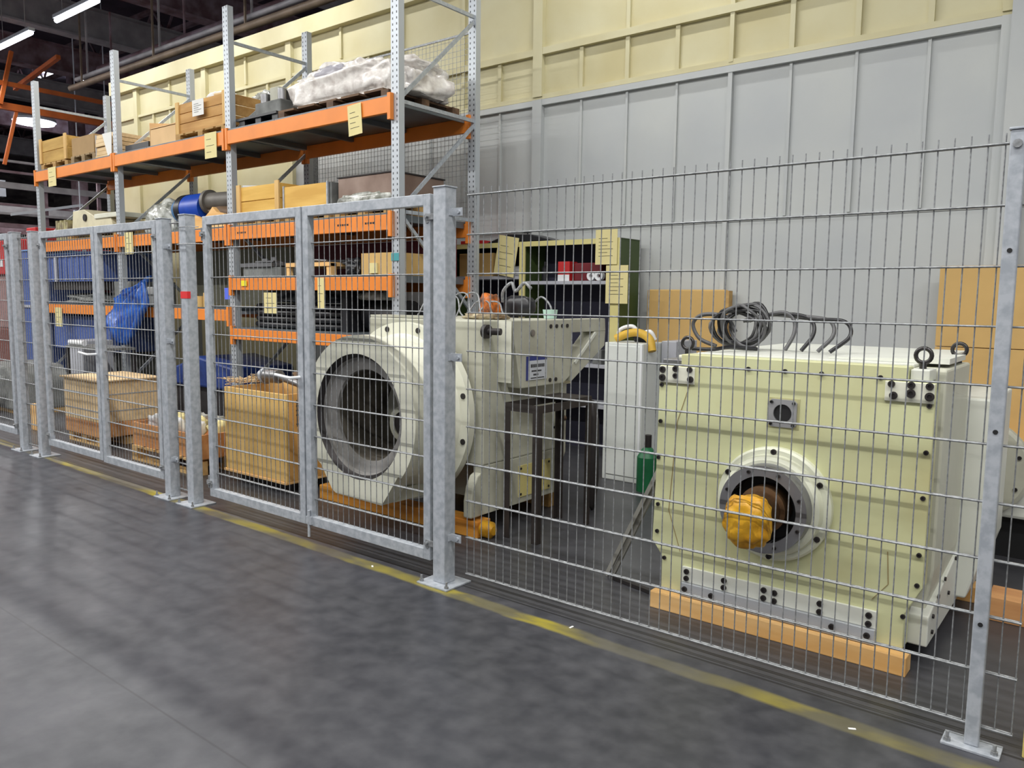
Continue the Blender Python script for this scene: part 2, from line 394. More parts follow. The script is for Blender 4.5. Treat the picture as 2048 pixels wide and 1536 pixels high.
MB().cyl((-20, 5.72, 6.3), (-20, 5.72, 9.0), .015, 6).build('stem', beamd, t)
hl = bpy.data.lights.new('highbay_light', 'AREA'); hl.shape = 'DISK'; hl.size = .9; hl.energy = 260
ho = bpy.data.objects.new('highbay_light', hl); COL.objects.link(ho); ho.parent = t; ho.location = (0, 0, -.08)
for k, (x0, x1, y, z0, z1, m, lab) in enumerate(((-20.0, -19.8, 4.45, 3.95, 4.35, signw, 'white board hanging far back at the left edge'), (-17.6, -17.5, 6.1, 3.1, 3.55, signw, 'pale grey board seen far behind the crate shelf'))):
    tag(MB().box(x0, x1, y-.55, y+.45, z0, z1).box(x0, x0+.02, y-.4, y-.38, z1, 9).box(x0, x0+.02, y+.3, y+.32, z1, 9).build('hanging_board', m), lab, 'board')
for k, (z, m, lab) in enumerate(((3.9, beamg, 'grey crane rail beam behind the rack, upper'), (2.75, beamg, 'grey crane rail beam behind the rack, lower'), (3.3, beamd, 'dark cable duct between the two grey rail beams'))):
    tag(MB().box(-24, -23.7, -6, 14, z, z+.28).build('rail_beam', m), lab, 'beam')
t = thing('pipe_bridge', 'grey steel pipe bridge with several rails far behind the left rack bay', 'pipe bridge', (-18, 5, 0))
for i, (z, hgt) in enumerate(((4.55, .05), (4.30, .05), (3.95, .14), (3.55, .05), (3.35, .05), (3.05, .10), (2.80, .05))):
    MB().box(-18.05+.05*(i % 2), -17.95+.05*(i % 2), 2.2, 9.0, z, z+hgt).build('rail', (beamg, beamd)[i % 2], t)
for i in range(6):
    MB().box(-18.12, -18.06, 2.6+1.25*i, 2.68+1.25*i, 2.7, 4.7).build('upright', beamd, t)
for y in (2.4, 8.6): MB().box(-18.25, -18.13, y, y+.12, 0, 4.7).build('leg', beamg, t)
MB().bar((-17.9, 4.3, 3.35), (-17.9, 5.9, 3.72), .06, .06).build('brace', lampw, t)
for k, y in enumerate((2.2, 5.2, 8.5)):
    tag(MB().box(-24.6, -24.2, y, y+.35, 0, 9).build('hall_column', beamd), 'dark hall column behind the rail beams, %s from the left' % ('first', 'second', 'third')[k], 'column')

# ---------------------------------------------------------------- fluorescent fittings
def make_lamp(label, loc):
    t = thing('tube_lamp', label, 'lamp', loc, 0, 'tube lamp rows'); x, y, z = loc
    MB().box(x-.76, x+.76, y-.05, y+.05, z+.045, z+.10).build('housing', lampw, t)
    MB().cyl((x-.74, y, z+.015), (x+.74, y, z+.015), .036, 12).build('tube', tube_m, t)
    MB().cyl((x-.5, y, z+.1), (x-.5, y, 9.0), .006, 5).cyl((x+.5, y, z+.1), (x+.5, y, 9.0), .006, 5).build('suspension_wire', beamg, t)
    return t
def lamp_light(t, loc, pw):
    l = bpy.data.lights.new('tube_light', 'AREA'); l.shape = 'RECTANGLE'; l.size = 1.5; l.size_y = .12; l.energy = pw; l.color = (1.0, .985, .945)
    o = bpy.data.objects.new('tube_light', l); COL.objects.link(o); o.parent = t; o.location = (0, 0, -.03)
lab_seen = {-10.87: 'right of the two bright tube lamps at the top left', -13.35: 'left of the two bright tube lamps, cut by the left edge'}
first = None
for y, z, lbl in ((2.88, 6.0, 'over the cage'), (-1.5, 6.0, 'over the aisle'), (-6.0, 6.0, 'beyond the aisle, behind the viewer')):
    for k in ((-6, -4, -2) if y == -1.5 else ())+tuple(range(11)):  # far aisle and right-end lamps are unseen, added to brighten background and machine side
        x = round(-18.31+2.48*k, 2)
        if y == 2.88 and x > -8 and (k % 2 == 0 or x > 3): continue      # the row thins out above the cage
        near = 'unseen tube lamp in the ceiling row %s, out of the picture' % lbl
        lab = lab_seen.get(x, near) if y == 2.88 else near
        if first is None: first = make_lamp(lab, (x, y, z)); t = first
        else: t = dup(first, lab, (x, y, z))
        t['group'] = 'tube lamps ' + lbl
        if x in lab_seen and y == 2.88: t['label'] = lab_seen[x]
for t in [o for o in COL.objects if o.name.startswith('tube_lamp')]:
    lamp_light(t, t.location, LAMP_W*(.42 if t.location.y > 2 else 1))

# ================================================================ FENCE
ZB = .07
def post(x0, x1, y0, y1, h, label, plate=(.09, .07), bolts=True):
    t = thing('fence_post', label, 'post', ((x0+x1)/2, (y0+y1)/2, 0), 0, 'galvanised fence posts')
    MB().box(x0, x1, y0, y1, .01, h).build('shaft', galv, t, bevel=.004)
    MB().box(x0-.004, x1+.004, y0-.004, y1+.004, h, h+.008).build('cap', galv, t, bevel=.002)
    cx, cy = (x0+x1)/2, (y0+y1)/2; a, b = plate
    bp = MB().box(cx-a, cx+a, cy-b, cy+b, 0, .01).build('base_plate', galv, t, bevel=.002)
    if bolts:
        for sx in (-1, 1):
            bx = cx+sx*(a-.018); by = cy-b+.02
            MB().cyl((bx, by, .01), (bx, by, .045), .006, 8).cyl((bx, by, .01), (bx, by, .022), .012, 6).build('anchor_bolt', galv_w, bp)
    return t
pA = post(-.172, -.086, -.085, 0, 2.11, 'thick fence post right of the nearest gate, in the middle of the picture', (.11, .10))
pB = post(-2.705, -2.62, -.07, .01, 2.11, 'thick fence post with red tape, left of the nearest gate', (.11, .10))
pC = post(-3.03, -2.945, -.07, .01, 2.10, 'thick fence post right of the second gate', (.11, .10))
pD = post(-5.42, -5.335, -.05, .03, 2.11, 'thick fence post left of the second gate', (.11, .10))
pE = post(-5.86, -5.775, -.05, .03, 2.12, 'thick fence post at the right end of the farthest gate', (.11, .10))
pR = post(2.366, 2.411, -.047, -.0115, 2.105, 'slim drilled fence post at the right of the picture', (.09, .05))
MB().box(-2.706, -2.617, -.072, -.045, 1.52, 1.57).build('red_tape_band', redtape, pB)
for z in (.45, 1.12, 1.72):
    MB().cyl((2.389, -.049, z), (2.389, -.045, z), .008, 10).build('drilled_hole', black, pR)
MB().cyl((2.389, -.056, 2.06), (2.389, -.046, 2.06), .014, 10).build('fixing_bolt', galv_w, pR)
def clamp(t, x, z, s=1, w=.07):
    MB().box(x, x+s*w, -.035, -.028, z-.021, z+.021).box(x, x+s*.006, -.06, -.02, z-.018, z+.018).cyl((x+s*w*.7, -.045, z), (x+s*w*.7, -.022, z), .010, 8).build('mesh_clamp', galv, t, bevel=.001)
for z in (1.985, 1.235, .26): clamp(pA, -.086, z)
for z in (1.9, 1.2, .3): clamp(pC, -2.945, z, 1, .05)
def mesh_panel(name, label, x0, n, rows, y=0, tip=.035, hr=.004, vr=.0025, z0=ZB, ymul=1, group=None, x1=None, dbl=True):
    """double-rod welded mesh: n verticals every 50 mm, rows horizontals every 200 mm"""
    b = MB(); xe = x0+.05*(n-1) if x1 is None else x1; zt = z0+.2*(rows-1)
    xs = [x0+.05*i for i in range(n)]
    for x in xs: b.cyl((x, y, z0-.003), (x, y, zt+tip), vr, 6)
    for k in range(rows):
        z = z0+.2*k
        for dy in ((-.0065, .0065) if dbl else (-.0065,)):
            b.cyl((x0-.004, y+dy, z), (xe+.004, y+dy, z), hr, 6)
    return tag(b.build(name, galv_w, recalc=False), label, 'fence panel', group)
mesh_panel('mesh_panel', 'large welded wire mesh panel in front of the cream machine', 0.0, 51, 11)
mesh_panel('mesh_panel', 'narrow wire mesh strip between the nearest two gates', -2.935, 5, 11, tip=.03)
mesh_panel('mesh_panel', 'narrow wire mesh strip left of the second gate', -5.765, 7, 11, tip=.03)
def gate_leaf(label, x0, x1, hinge, zt=2.09, zb=.10, y=0, group='swing gate leaves'):
    """leaf between x0 and x1; hinge = 'L' or 'R'"""
    t = thing('gate_leaf', label, 'gate', ((x0+x1)/2, y, zb), 0, group); g = .052; d0, d1 = -.045, .0
    f = MB()
    f.box(x0, x0+g, d0+y, d1+y, zb, zt).box(x1-g, x1, d0+y, d1+y, zb, zt)
    f.box(x0+g, x1-g, d0+y, d1+y, zt-.06, zt).box(x0+g, x1-g, d0+y, d1+y, zb, zb+.06)
    f.build('frame', galv, t, bevel=.003)
    b = MB(); n = int((x1-x0-2*g)/.05); s = ((x1-x0-2*g)-.05*(n))/2
    for i in range(n+1):
        x = x0+g+s+.05*i
        b.cyl((x, y-.012, zb+.055), (x, y-.012, zt-.055), .0025, 6)
    k = 0
    while ZB+.2*k < zt-.08:
        z = ZB+.2*k
        if z > zb+.08:
            for dy in (-.0185, -.0055): b.cyl((x0+g-.006, y+dy, z), (x1-g+.006, y+dy, z), .0038, 6)
        k += 1
    b.build('wire_infill', galv_w, t, recalc=False)
    hx = x0 if hinge == 'L' else x1; s = -1 if hinge == 'L' else 1
    for z in (zb+.10, zt-.12):
        h = MB().cyl((hx+s*.024, y-.03, z-.045), (hx+s*.024, y-.03, z+.045), .011, 10)
        h.box(hx-s*.03, hx+s*.03, y-.052, y-.044, z-.016, z+.016).cyl((hx-s*.015, y-.07, z), (hx-s*.015, y-.04, z), .009, 8)
        h.bar((hx-s*.03, y-.05, z-.02), (hx+s*.024, y-.03, z), .008, .03)
        h.build('hinge', galv_w, t)
    return t
g1 = gate_leaf('right leaf of the nearest double gate, in front of the white ring', -1.318, -.232, 'R')
g2 = gate_leaf('left leaf of the nearest double gate, in front of the tall wooden crate', -2.44, -1.335, 'L')
g3 = gate_leaf('right leaf of the second double gate, with the hanging blue sheet behind', -4.085, -3.09, 'R', 2.10, .12)
g4 = gate_leaf('left leaf of the second double gate', -5.19, -4.10, 'L', 2.10, .13)
g5 = gate_leaf('farthest gate leaf, cut by the left edge of the picture', -7.0, -5.94, 'R', 2.12, .14)
for g, x, z in ((g2, -1.36, 1.04), (g4, -4.125, 1.04)):
    MB().tube([(x, -.05, z), (x, -.11, z), (x-.02, -.125, z+.002), (x-.15, -.125, z+.012)], .010, 8).build('lever_handle', white_pl, g)
MB().cyl((-1.285, -.055, .03), (-1.285, -.055, .2), .009, 8).box(-1.31, -1.26, -.06, -.045, .11, .16).build('drop_bolt', galv, g1)
# loose wires tied round the post top
tg = tag(MB().tube([(-2.76, -.03, 1.905), (-2.72, -.078, 1.905), (-2.6, -.085, 1.905), (-2.48, -.06, 1.903), (-2.42, -.05, 1.90)], .004, 6)
    .tube([(-2.70, -.076, 2.025), (-2.6, -.08, 2.027), (-2.47, -.055, 2.02)], .003, 6).build('tie_wire', galv_w), 'shiny loose wires tied between the taped post and the gate', 'wire')

# ================================================================ PALLET RACK
RX = [-10.42, -7.93, -5.32, -2.655]; RY0, RY1 = 2.0, 3.05
def upright(x, label):
    t = thing('rack_frame', label, 'rack frame', (x, RY0, 0), 0, 'upright rack frames')
    for y, nm in ((RY0, 'front_upright'), (RY1, 'rear_upright')):
        b = MB().box(x-.05, x+.05, y, y+.012, .006, 4.68)
        b.box(x-.05, x-.042, y+.012, y+.07, .006, 4.68).box(x+.042, x+.05, y+.012, y+.07, .006, 4.68)
        o = b.build(nm, upm, t)
        MB().box(x-.07, x+.07, y-.03, y+.1, 0, .006).build('foot_plate', galv_r, t)
    for i, (z0, z1, nm) in enumerate(((.35, .35, 0), (.38, 1.32, 1), (1.35, 1.35, 0), (2.29, 1.38, 1), (2.33, 2.33, 0), (2.36, 3.28, 1), (3.31, 3.31, 0), (3.35, 4.28, 1), (4.31, 4.31, 0))):
        MB().bar((x+.02, RY0+.06, z0), (x+.02, RY1+.02, z1), .022, .034).build('brace', galv_r, t)
    return t
upright(RX[3], 'rack frame at the right end of the orange rack')
upright(RX[2], 'second rack frame from the right, by the big slatted crate')
upright(RX[1], 'third rack frame from the right, between the left two bays')
upright(RX[0], 'leftmost rack frame of the orange rack')
def beam(x0, x1, y, z0, z1, label, front=True, text=None):
    t = thing('rack_beam', label, 'rack beam', ((x0+x1)/2, y, z0), 0, 'orange rack beams')
    ya, yb = (y-.045, y-.003) if front else (y+.072, y+.112)
    bsx = MB().box(x0+.052, x1-.052, ya, yb, z0, z1).build('box_section', orange, t, bevel=.004)
    for x in (x0, x1):
        s = 1 if x == x0 else -1
        MB().box(x+s*.012, x+s*.052, ya-.004, yb-.0 if front else yb, z0-.06, z1+.03).build('end_connector', orange, t, bevel=.002)
    if text:
        for (tx, n) in text:
            for i in range(n):
                MBt.box(tx+.035*i, tx+.035*i+.024, ya-.0015, ya, (z0+z1)/2-.008, (z0+z1)/2+.010)
        MBt.build('stencil_text', ink, bsx); 
    return t
bays = [(RX[2], RX[3], 'right'), (RX[1], RX[2], 'middle'), (RX[0], RX[1], 'left')]
levels = {'right': [('top', 3.20, 3.345), ('third', 2.16, 2.30), ('second', 1.605, 1.735), ('lowest', 1.055, 1.175)],
          'middle': [('top', 3.20, 3.345), ('middle', 2.16, 2.30), ('lowest', 1.255, 1.385)],
          'left': [('top', 3.20, 3.345), ('middle', 2.16, 2.30), ('lowest', 1.255, 1.385)]}
for x0, x1, bn in bays:
    for ln, z0, z1 in levels[bn]:
        MBt = MB()
        tx = [(-5.12, 5)] + [(-3.42, 5), (-3.02, 4)] if (bn == 'right' and ln == 'third') else None
        beam(x0, x1, RY0, z0, z1, 'front orange beam of the %s rack bay, %s level' % (bn, ln), True, tx)
        beam(x0, x1, RY1-.1, z0, z1, 'rear orange beam of the %s rack bay, %s level' % (bn, ln), False)
        d = MB(); n = 3
        for i in range(n):
            a = x0+.06+(x1-x0-.12)*i/n; e = x0+.06+(x1-x0-.12)*(i+1)/n-.006
            d.box(a, e, RY0-.035, RY1+.06, z1+.001, z1+.016)
            d.box(a, a+.015, RY0+.0, RY1-.04, z1-.05, z1+.001).box(e-.015, e, RY0+.0, RY1-.04, z1-.05, z1+.001)
        tag(d.build('shelf_deck', deckm), 'grey sheet steel deck on the %s level of the %s rack bay' % (ln, bn), 'shelf deck', 'steel rack decks')
# fine wire mesh on the back of the right bay
b = MB(); x0, x1, z0, z1 = -5.30, -2.70, 2.32, 4.22
n = int((x1-x0)/.055)
for i in range(n+1): b.bar((x0+i*.055, 3.19, z0), (x0+i*.055, 3.19, z1), .003, .003)
n = int((z1-z0)/.055)
for i in range(n+1): b.bar((x0, 3.193, z0+i*.055), (x1, 3.193, z0+i*.055), .003, .003)
b.box(x0, x1, 3.185, 3.2, z1, z1+.02)
for i in (0, 1): b.box((x0, x1-.02)[i], (x0+.02, x1)[i], 3.125, 3.2, z0, z1)
tag(b.build('rear_mesh', galv_w, recalc=False), 'fine wire back mesh behind the plastic wrapped load', 'mesh')
def hang_tag(x0, x1, z0, z1, y, label, m=tagm, tilt=0, lines=3):
    t = thing('paper_tag', label, 'paper tag', ((x0+x1)/2, y, z0), 0, 'paper tags hung on beams')
    M = Matrix.Translation(((x0+x1)/2, y, z1)) @ Matrix.Rotation(tilt, 4, 'Y') @ Matrix.Translation((-(x0+x1)/2, -y, -z1))
    MB().box(x0, x1, y-.003, y, z0, z1).build('sheet', m, t, M=M)
    b = MB(); h = z1-z0
    for i in range(lines):
        z = z1-h*(.25+.5*i/max(1, lines-1)); b.box(x0+(x1-x0)*.15, x0+(x1-x0)*(.55+.25*(i % 2)), y-.0045, y-.003, z-.004, z)
    b.build('written_lines', ink, t, M=M)
    return t
TY = 1.945
for a in ((-9.88, -9.62, 3.09, 3.36, 'narrow cream tag hanging from the top beam at the left'),
          (-5.70, -5.46, 3.08, 3.36, 'cream tag hanging from the top beam below the big slatted crate'),
          (-7.66, -7.44, 2.06, 2.34, 'cream tag on the middle beam above the blue sheet'),
          (-6.98, -6.80, 2.06, 2.28, 'cream tag on the middle beam next to the post'),
          (-9.88, -9.65, 1.06, 1.34, 'cream tag on the lowest beam of the left bay'),
          (-4.63, -4.40, 1.36, 1.58, 'yellowish tag hanging under the second beam of the right bay')):
    hang_tag(*a[:4], TY, a[4])
hang_tag(-3.72, -3.62, 1.42, 1.73, TY, 'narrow cream tag hanging on the second beam behind the gate stile')
hang_tag(-3.24, -3.05, 3.05, 3.33, TY, 'large cream tag with writing under the wrapped load', tilt=R(-4), lines=4)
tag(MB().box(-5.05, -4.95, TY-.002, TY+.001, 1.65, 1.71).build('yellow_sticker', mat('bright_yellow', (236, 222, 40), .6)), 'small yellow sticker on the second orange beam', 'sticker')
tag(MB().box(-5.47, -5.371, 2.0, 2.004, 1.50, 1.63).build('blue_label', mat('label_blue', (88, 110, 230), .6)), 'small blue label hanging beside the rack upright', 'label')
tag(MB().box(-2.706, -2.604, 1.992, 1.9985, 1.88, 1.95).build('teal_tape', teal), 'teal tape band on the right rack upright', 'tape')

# ---------------------------------------------------------------- rack contents
def pallet(x0, x1, y0, y1, z0, label, m=wd_t, h=.12, group='pallets'):
    t = thing('pallet', label, 'pallet', ((x0+x1)/2, (y0+y1)/2, z0), 0, group)
    b = MB(); n = 5
    for i in range(n):
        a = x0+(x1-x0)*i/n; b.box(a, a+(x1-x0)/n*.78, y0, y1, z0+h-.02, z0+h)
    b.build('top_boards', m, t)
    for fx in (0, .5, 1):
        for fy in (0, .5, 1):
            cx = x0+.05+(x1-x0-.1)*fx; cy = y0+.05+(y1-y0-.1)*fy; MB().box(cx-.05, cx+.05, cy-.05, cy+.05, z0+.018, z0+h-.02).build('block', m, t)
    b = MB()
    for fy in (0, .5, 1):
        cy = y0+.05+(y1-y0-.1)*fy; b.box(x0, x1, cy-.05, cy+.05, z0, z0+.018)
    b.build('bottom_boards', m, t)
    return t
def slat_crate(x0, x1, y0, y1, z0, z1, label, m=wd_x, rows=3, post=True, cap=None, name='wooden_crate', mz=None):
    t = thing(name, label, 'crate', ((x0+x1)/2, (y0+y1)/2, z0), 0, None); th = .02; h = (z1-z0)/rows
    def side(f, nm):
        b = MB()
        for i in range(rows): f(b, z0+h*i+.002, z0+h*(i+1)-.006)
        b.build(nm, m, t, bevel=.002)
    side(lambda b, a, c: b.box(x0, x1, y0, y0+th, a, c), 'front_side'); side(lambda b, a, c: b.box(x0, x1, y1-th, y1, a, c), 'rear_side')
    side(lambda b, a, c: b.box(x0, x0+th, y0+th, y1-th, a, c), 'left_side'); side(lambda b, a, c: b.box(x1-th, x1, y0+th, y1-th, a, c), 'right_side')
    MB().box(x0+th, x1-th, y0+th, y1-th, z0, z0+.015).build('bottom', m, t)
    if post:
        for px in (x0, x1-.07):
            for py in (y0-.02, y1):
                MB().box(px, px+.07, py, py+.02, z0-.0, z1+.02).build('corner_batten', mz or wd_z, t, bevel=.002)
    if cap:
        MB().box(x0-.01, x1+.01, y0-.01, y1+.01, z1, z1+.02).build('lid', cap, t, bevel=.002)
    return t
T1 = 3.362
# top level, left bay
pallet(-10.32, -9.42, 2.03, 2.85, T1, 'pallet under the small crate at the left end of the top shelf', h=.10)
slat_crate(-10.32, -9.42, 2.03, 2.85, T1+.10, 3.80, 'small open slatted crate at the left end of the top shelf', rows=2, m=wood('olive_pine', (198, 160, 86), (168, 130, 60), 0))
pallet(-9.36, -8.6, 2.05, 2.8, T1, 'grey weathered pallet beside the small crate on the top shelf', m=wood('grey_wood', (172, 148, 110), (130, 108, 76), 0), h=.12)
box1('carton', 'grey brown carton on the weathered pallet, top shelf', 'box', -9.34, -8.66, 2.06, 2.78, T1+.12, 3.73, mat('grey_cardboard', (168, 138, 96), .8, var=.1), .003)
t = thing('board_stack', 'stack of pale boards with papers beside the upright, top shelf', 'boards', (-8.35, 2.4, T1))
b = MB()
for i in range(6): b.box(-8.58+.01*(i % 2), -8.06, 2.04+.01*(i % 3), 2.75, T1+.055*i, T1+.055*i+.048)
b.build('boards', ply, t); MB().box(-8.59, -8.582, 2.05, 2.5, T1+.02, T1+.33).build('end_papers', greyprint, t)
tag(MB().prism([(-8.26, T1+.30), (-8.0, T1+.30), (-8.02, T1+.03), (-8.12, T1+.0)], 1, 1.99, 1.996).build('paper_sheet', paper), 'white paper sheet hanging over the board stack', 'paper')
# top level, middle bay
t = thing('carton_tray', 'flattened dark tray holding a torn carton, top shelf', 'tray', (-7.5, 2.4, T1))
MB().box(-7.82, -7.22, 2.08, 2.7, T1, T1+.012).box(-7.82, -7.22, 2.08, 2.09, T1, T1+.11).box(-7.23, -7.22, 2.09, 2.7, T1, T1+.11).build('tray', plastic_b, t)
t = thing('cardboard_box', 'torn pale cardboard with raised flap, left of the open carton', 'box', (-7.55, 2.5, T1+.012))
MB().box(-7.78, -7.26, 2.12, 2.68, T1+.013, T1+.13).build('body', cardb2, t)
MB().prism([(-7.80, T1+.14), (-7.72, T1+.40), (-7.36, T1+.36), (-7.28, T1+.14)], 1, 2.66, 2.675).build('flap', cardb2, t)
t = thing('cardboard_box', 'open pale cardboard box lying beside the big slatted crate', 'box', (-6.9, 2.5, T1))
MB().box(-7.20, -6.60, 2.10, 2.11, T1, T1+.24).box(-7.20, -6.60, 2.68, 2.69, T1, T1+.26).box(-6.61, -6.60, 2.11, 2.68, T1, T1+.24).box(-7.20, -6.60, 2.11, 2.68, T1, T1+.01).box(-7.2, -6.6, 2.1, 2.69, T1+.25, T1+.262).build('body', cardb2, t)
MB().prism([(2.10, T1), (2.10, T1+.33), (2.45, T1+.38), (2.5, T1+.1)], 0, -7.22, -7.21).build('flap', cardb2, t)
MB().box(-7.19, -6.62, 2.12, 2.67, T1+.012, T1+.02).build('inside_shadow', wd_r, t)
pallet(-6.47, -5.40, 2.03, 2.90, T1, 'pallet under the big slatted crate on the top shelf', h=.09)
slat_crate(-6.47, -5.40, 2.05, 2.90, T1+.09, 3.80, 'big slatted crate with a white notice, top shelf', rows=3, m=wood('brown_pine', (202, 158, 96), (172, 126, 66), 0))
hang_tag(-6.04, -5.80, 3.60, 3.78, 2.005, 'white notice on the front of the big slatted crate', paper, lines=5)
tag(MB().blob((-5.95, 2.35, 3.83), (.16, .14, .10), 3, .4, 3, 3, .01).build('crumpled_paper', paper), 'crumpled white paper on top of the big slatted crate', 'paper')
tag(MB().blob((-5.6, 2.72, 3.83), (.15, .15, .12), 5, .4, 3, 3, .01).build('grey_parts_bag', bagm), 'grey plastic heap sticking out of the big slatted crate', 'bag')
tag(MB().tube([(-5.75, 2.12, 3.825), (-5.6, 2.15, 3.85), (-5.42, 2.12, 3.98)], .02, 6).build('pale_bar', ply), 'pale slanted bar sticking out of the big slatted crate', 'bar')
# top level, right bay
t = thing('pallet', 'black plastic pallet left of the wrapped load', 'pallet', (-4.85, 2.45, T1))
b = MB().box(-5.24, -4.50, 2.05, 2.85, T1+.09, T1+.115)
for i in (0, 1, 2): b.box(-5.2+.3*i, -5.1+.3*i, 2.07, 2.83, T1, T1+.09)
b.build('deck', plastic_b, t)
t = thing('gearbox', 'small grey gearbox on the black plastic pallet', 'gearbox', (-4.8, 2.35, T1+.115))
MB().box(-4.98, -4.52, 2.12, 2.5, T1+.115, T1+.26).build('base', concrete_g, t, bevel=.015)
MB().cyl((-4.95, 2.3, T1+.33), (-4.6, 2.3, T1+.33), .075, 16).build('motor', plastic_b, t)
MB().box(-4.82, -4.66, 2.2, 2.42, T1+.26, T1+.42).build('terminal_box', offw2, t, bevel=.01)
MB().cyl((-4.9, 2.2, T1+.26), (-4.9, 2.2, T1+.36), .05, 12).build('flange', steel, t); MB().cyl((-4.6, 2.2, T1+.26), (-4.6, 2.2, T1+.38), .045, 12).build('flange', steel, t)
pallet(-4.42, -2.76, 2.02, 2.98, T1, 'dark pallet under the plastic wrapped load', m=wood('dark_wood', (120, 92, 66), (84, 62, 44), 0), h=.09)
b = MB().blob((-3.58, 2.5, T1+.215), (.86, .46, .20), 11, .16, 2.6, 5, .12, .5)
b.blob((-3.62, 2.42, T1+.33), (.55, .34, .17), 4, .2, 2.5, 5, .1, .7).blob((-3.15, 2.6, T1+.32), (.36, .32, .17), 8, .25, 2.5, 4, .1, .7)
wl = thing('wrapped_load', 'large bulky load wrapped in crumpled white plastic, top shelf', 'wrapped load', (-3.58, 2.5, T1+.09))
b.build('plastic_wrap', wrapm, wl)
MB().blob((-3.72, 2.22, T1+.385), (.24, .14, .07), 14, .2, 3, 4, .06).build('exposed_casting', mat('pale_grey_casting', (166, 164, 172), .35), wl)
# middle level z ~2.316
T2 = 2.318
t = thing('machine_cover', 'cream sheet metal machine cover on the middle shelf, left bay', 'cover', (-8.9, 2.4, T2))
MB().prism([(-9.55, 2.46), (-9.50, 2.73), (-9.15, 2.74), (-8.75, 2.60), (-8.35, 2.58), (-8.30, 2.46)], 1, 2.1, 2.65).build('body', mat('cover_cream', (214, 206, 176), .5, var=.15), t, bevel=.01)
MB().cyl((-9.1, 2.08, 2.62), (-9.1, 2.12, 2.62), .05, 12).build('knob', dark_st, t)
MB().box(-8.8, -8.05, 2.08, 2.5, 2.585, 2.65).build('white_rail', offw, t, bevel=.01)
pallet(-9.57, -8.1, 2.05, 2.75, T2, 'pallet under the cream machine cover', h=.12)
b = MB()
for i in range(6): b.box(-10.05+.07*i, -9.99+.07*i, 2.08, 2.4, T2, 2.62-.03*(i % 2))
tag(b.build('binder_row', mat('olive_binder', (176, 168, 120), .6, rgb2=(120, 108, 88), scale=9)), 'upright olive and pale boards beside the machine cover', 'boards')
t = thing('bagged_part', 'part wrapped in clear crumpled plastic left of the blue motor', 'bag', (-7.2, 2.35, T2))
MB().blob((-7.30, 2.4, 2.44), (.35, .26, .32), 21, .2, 2.6, 4, .12, .8).build('bag', bagm, t)
box1('plywood_sheet', 'pale sheet standing behind the bagged part', 'sheet', -8.6, -8.05, 2.95, 2.99, T2, 2.86, mat('pale_panel_m', (204, 200, 206), .6), .003)
t = thing('electric_motor', 'blue electric motor on the middle shelf', 'motor', (-6.5, 2.3, T2))
MB().cyl((-6.62, 2.3, 2.60), (-6.2, 2.3, 2.60), .185, 28).build('housing', blue_m, t)
MB().cyl((-6.74, 2.3, 2.60), (-6.62, 2.3, 2.60), .19, 28).build('black_band', plastic_b, t)
MB().cyl((-6.86, 2.3, 2.60), (-6.74, 2.3, 2.60), .15, 24, .175).build('fan_cowl', mat('blue_grey', (70, 128, 180), .5, rgb2=(40, 60, 90)), t)
MB().box(-6.6, -6.25, 2.16, 2.44, T2, 2.45).build('foot', blue_m, t, bevel=.01)
t = thing('flanged_pipe', 'grey flanged pipe casting beside the blue motor', 'pipe', (-5.9, 2.3, T2+.11))
MB().lathe((-6.16, 2.25, 2.66), (1, .15, 0), [(0, .09), (0, .145), (.05, .145), (.05, .11), (.65, .105), (.65, .0)], 28).lathe((-6.16, 2.25, 2.66), (1, .15, 0), [(0, .09), (.3, .085), (.3, 0)], 28).build('pipe', mat('pipe_grey', (112, 108, 102), .5, .2, var=.3), t)
MB().blob((-5.8, 2.3, 2.50), (.28, .16, .10), 9, .2, 3, 3, .07).build('bracket', mat('brown_casting', (96, 74, 52), .6), t)
t = thing('wooden_saddle', 'orange wooden saddle under the grey flanged pipe', 'wooden saddle', (-5.9, 2.3, T2))
MB().prism([(-6.2, T2), (-6.2, 2.50), (-6.08, 2.47), (-5.95, 2.43), (-5.82, 2.50), (-5.74, 2.56), (-5.66, 2.50), (-5.5, 2.47), (-5.5, T2)], 1, 2.04, 2.09).build('front_plate', wd_o, t)
MB().box(-6.2, -5.5, 2.09, 2.6, T2, T2+.1).build('base', wd_o, t)
pallet(-5.24, -4.46, 2.04, 2.8, T2, 'pallet under the small yellow pine crate', h=.1)
slat_crate(-5.24, -4.46, 2.05, 2.8, T2+.1, 2.74, 'small open yellow pine crate on the middle shelf right of the upright', rows=2, m=wood('yellow_pine', (226, 184, 96), (204, 158, 70), 0))
tag(MB().tube([(-5.22, 2.1, 2.75), (-5.1, 2.3, 2.76), (-4.9, 2.6, 2.74)], .02, 6).build('white_tube', white_pl), 'short white tube lying in the small yellow pine crate', 'tube')
pallet(-4.40, -3.66, 2.06, 2.75, T2, 'pallet under the closed pine box', h=.1)
t = thing('wooden_box', 'closed yellow pine box with grey steel corner edges', 'box', (-4.0, 2.4, T2+.1))
MB().box(-4.40, -3.70, 2.06, 2.75, T2+.1, 2.68).build('panels', wood('yellow_pine_b', (228, 186, 100), (206, 160, 76), 0), t, bevel=.003)
for px in (-4.415, -3.70):
    MB().box(px, px+.02, 2.05, 2.07, T2+.1, 2.69).build('corner_edge', galv_r, t)
MB().box(-3.70, -3.65, 2.08, 2.5, T2+.1, 2.68).build('grey_end', concrete_g, t)
t = thing('metal_bin', 'large brown grey steel bin under clear plastic, middle shelf', 'bin', (-3.0, 2.5, T2+.1))
MB().box(-3.60, -2.80, 2.12, 2.80, T2+.12, 2.71).build('body', mat('bin_brown', (150, 130, 118), .5, .2, scale=3, rgb2=(118, 96, 84)), t, bevel=.006)
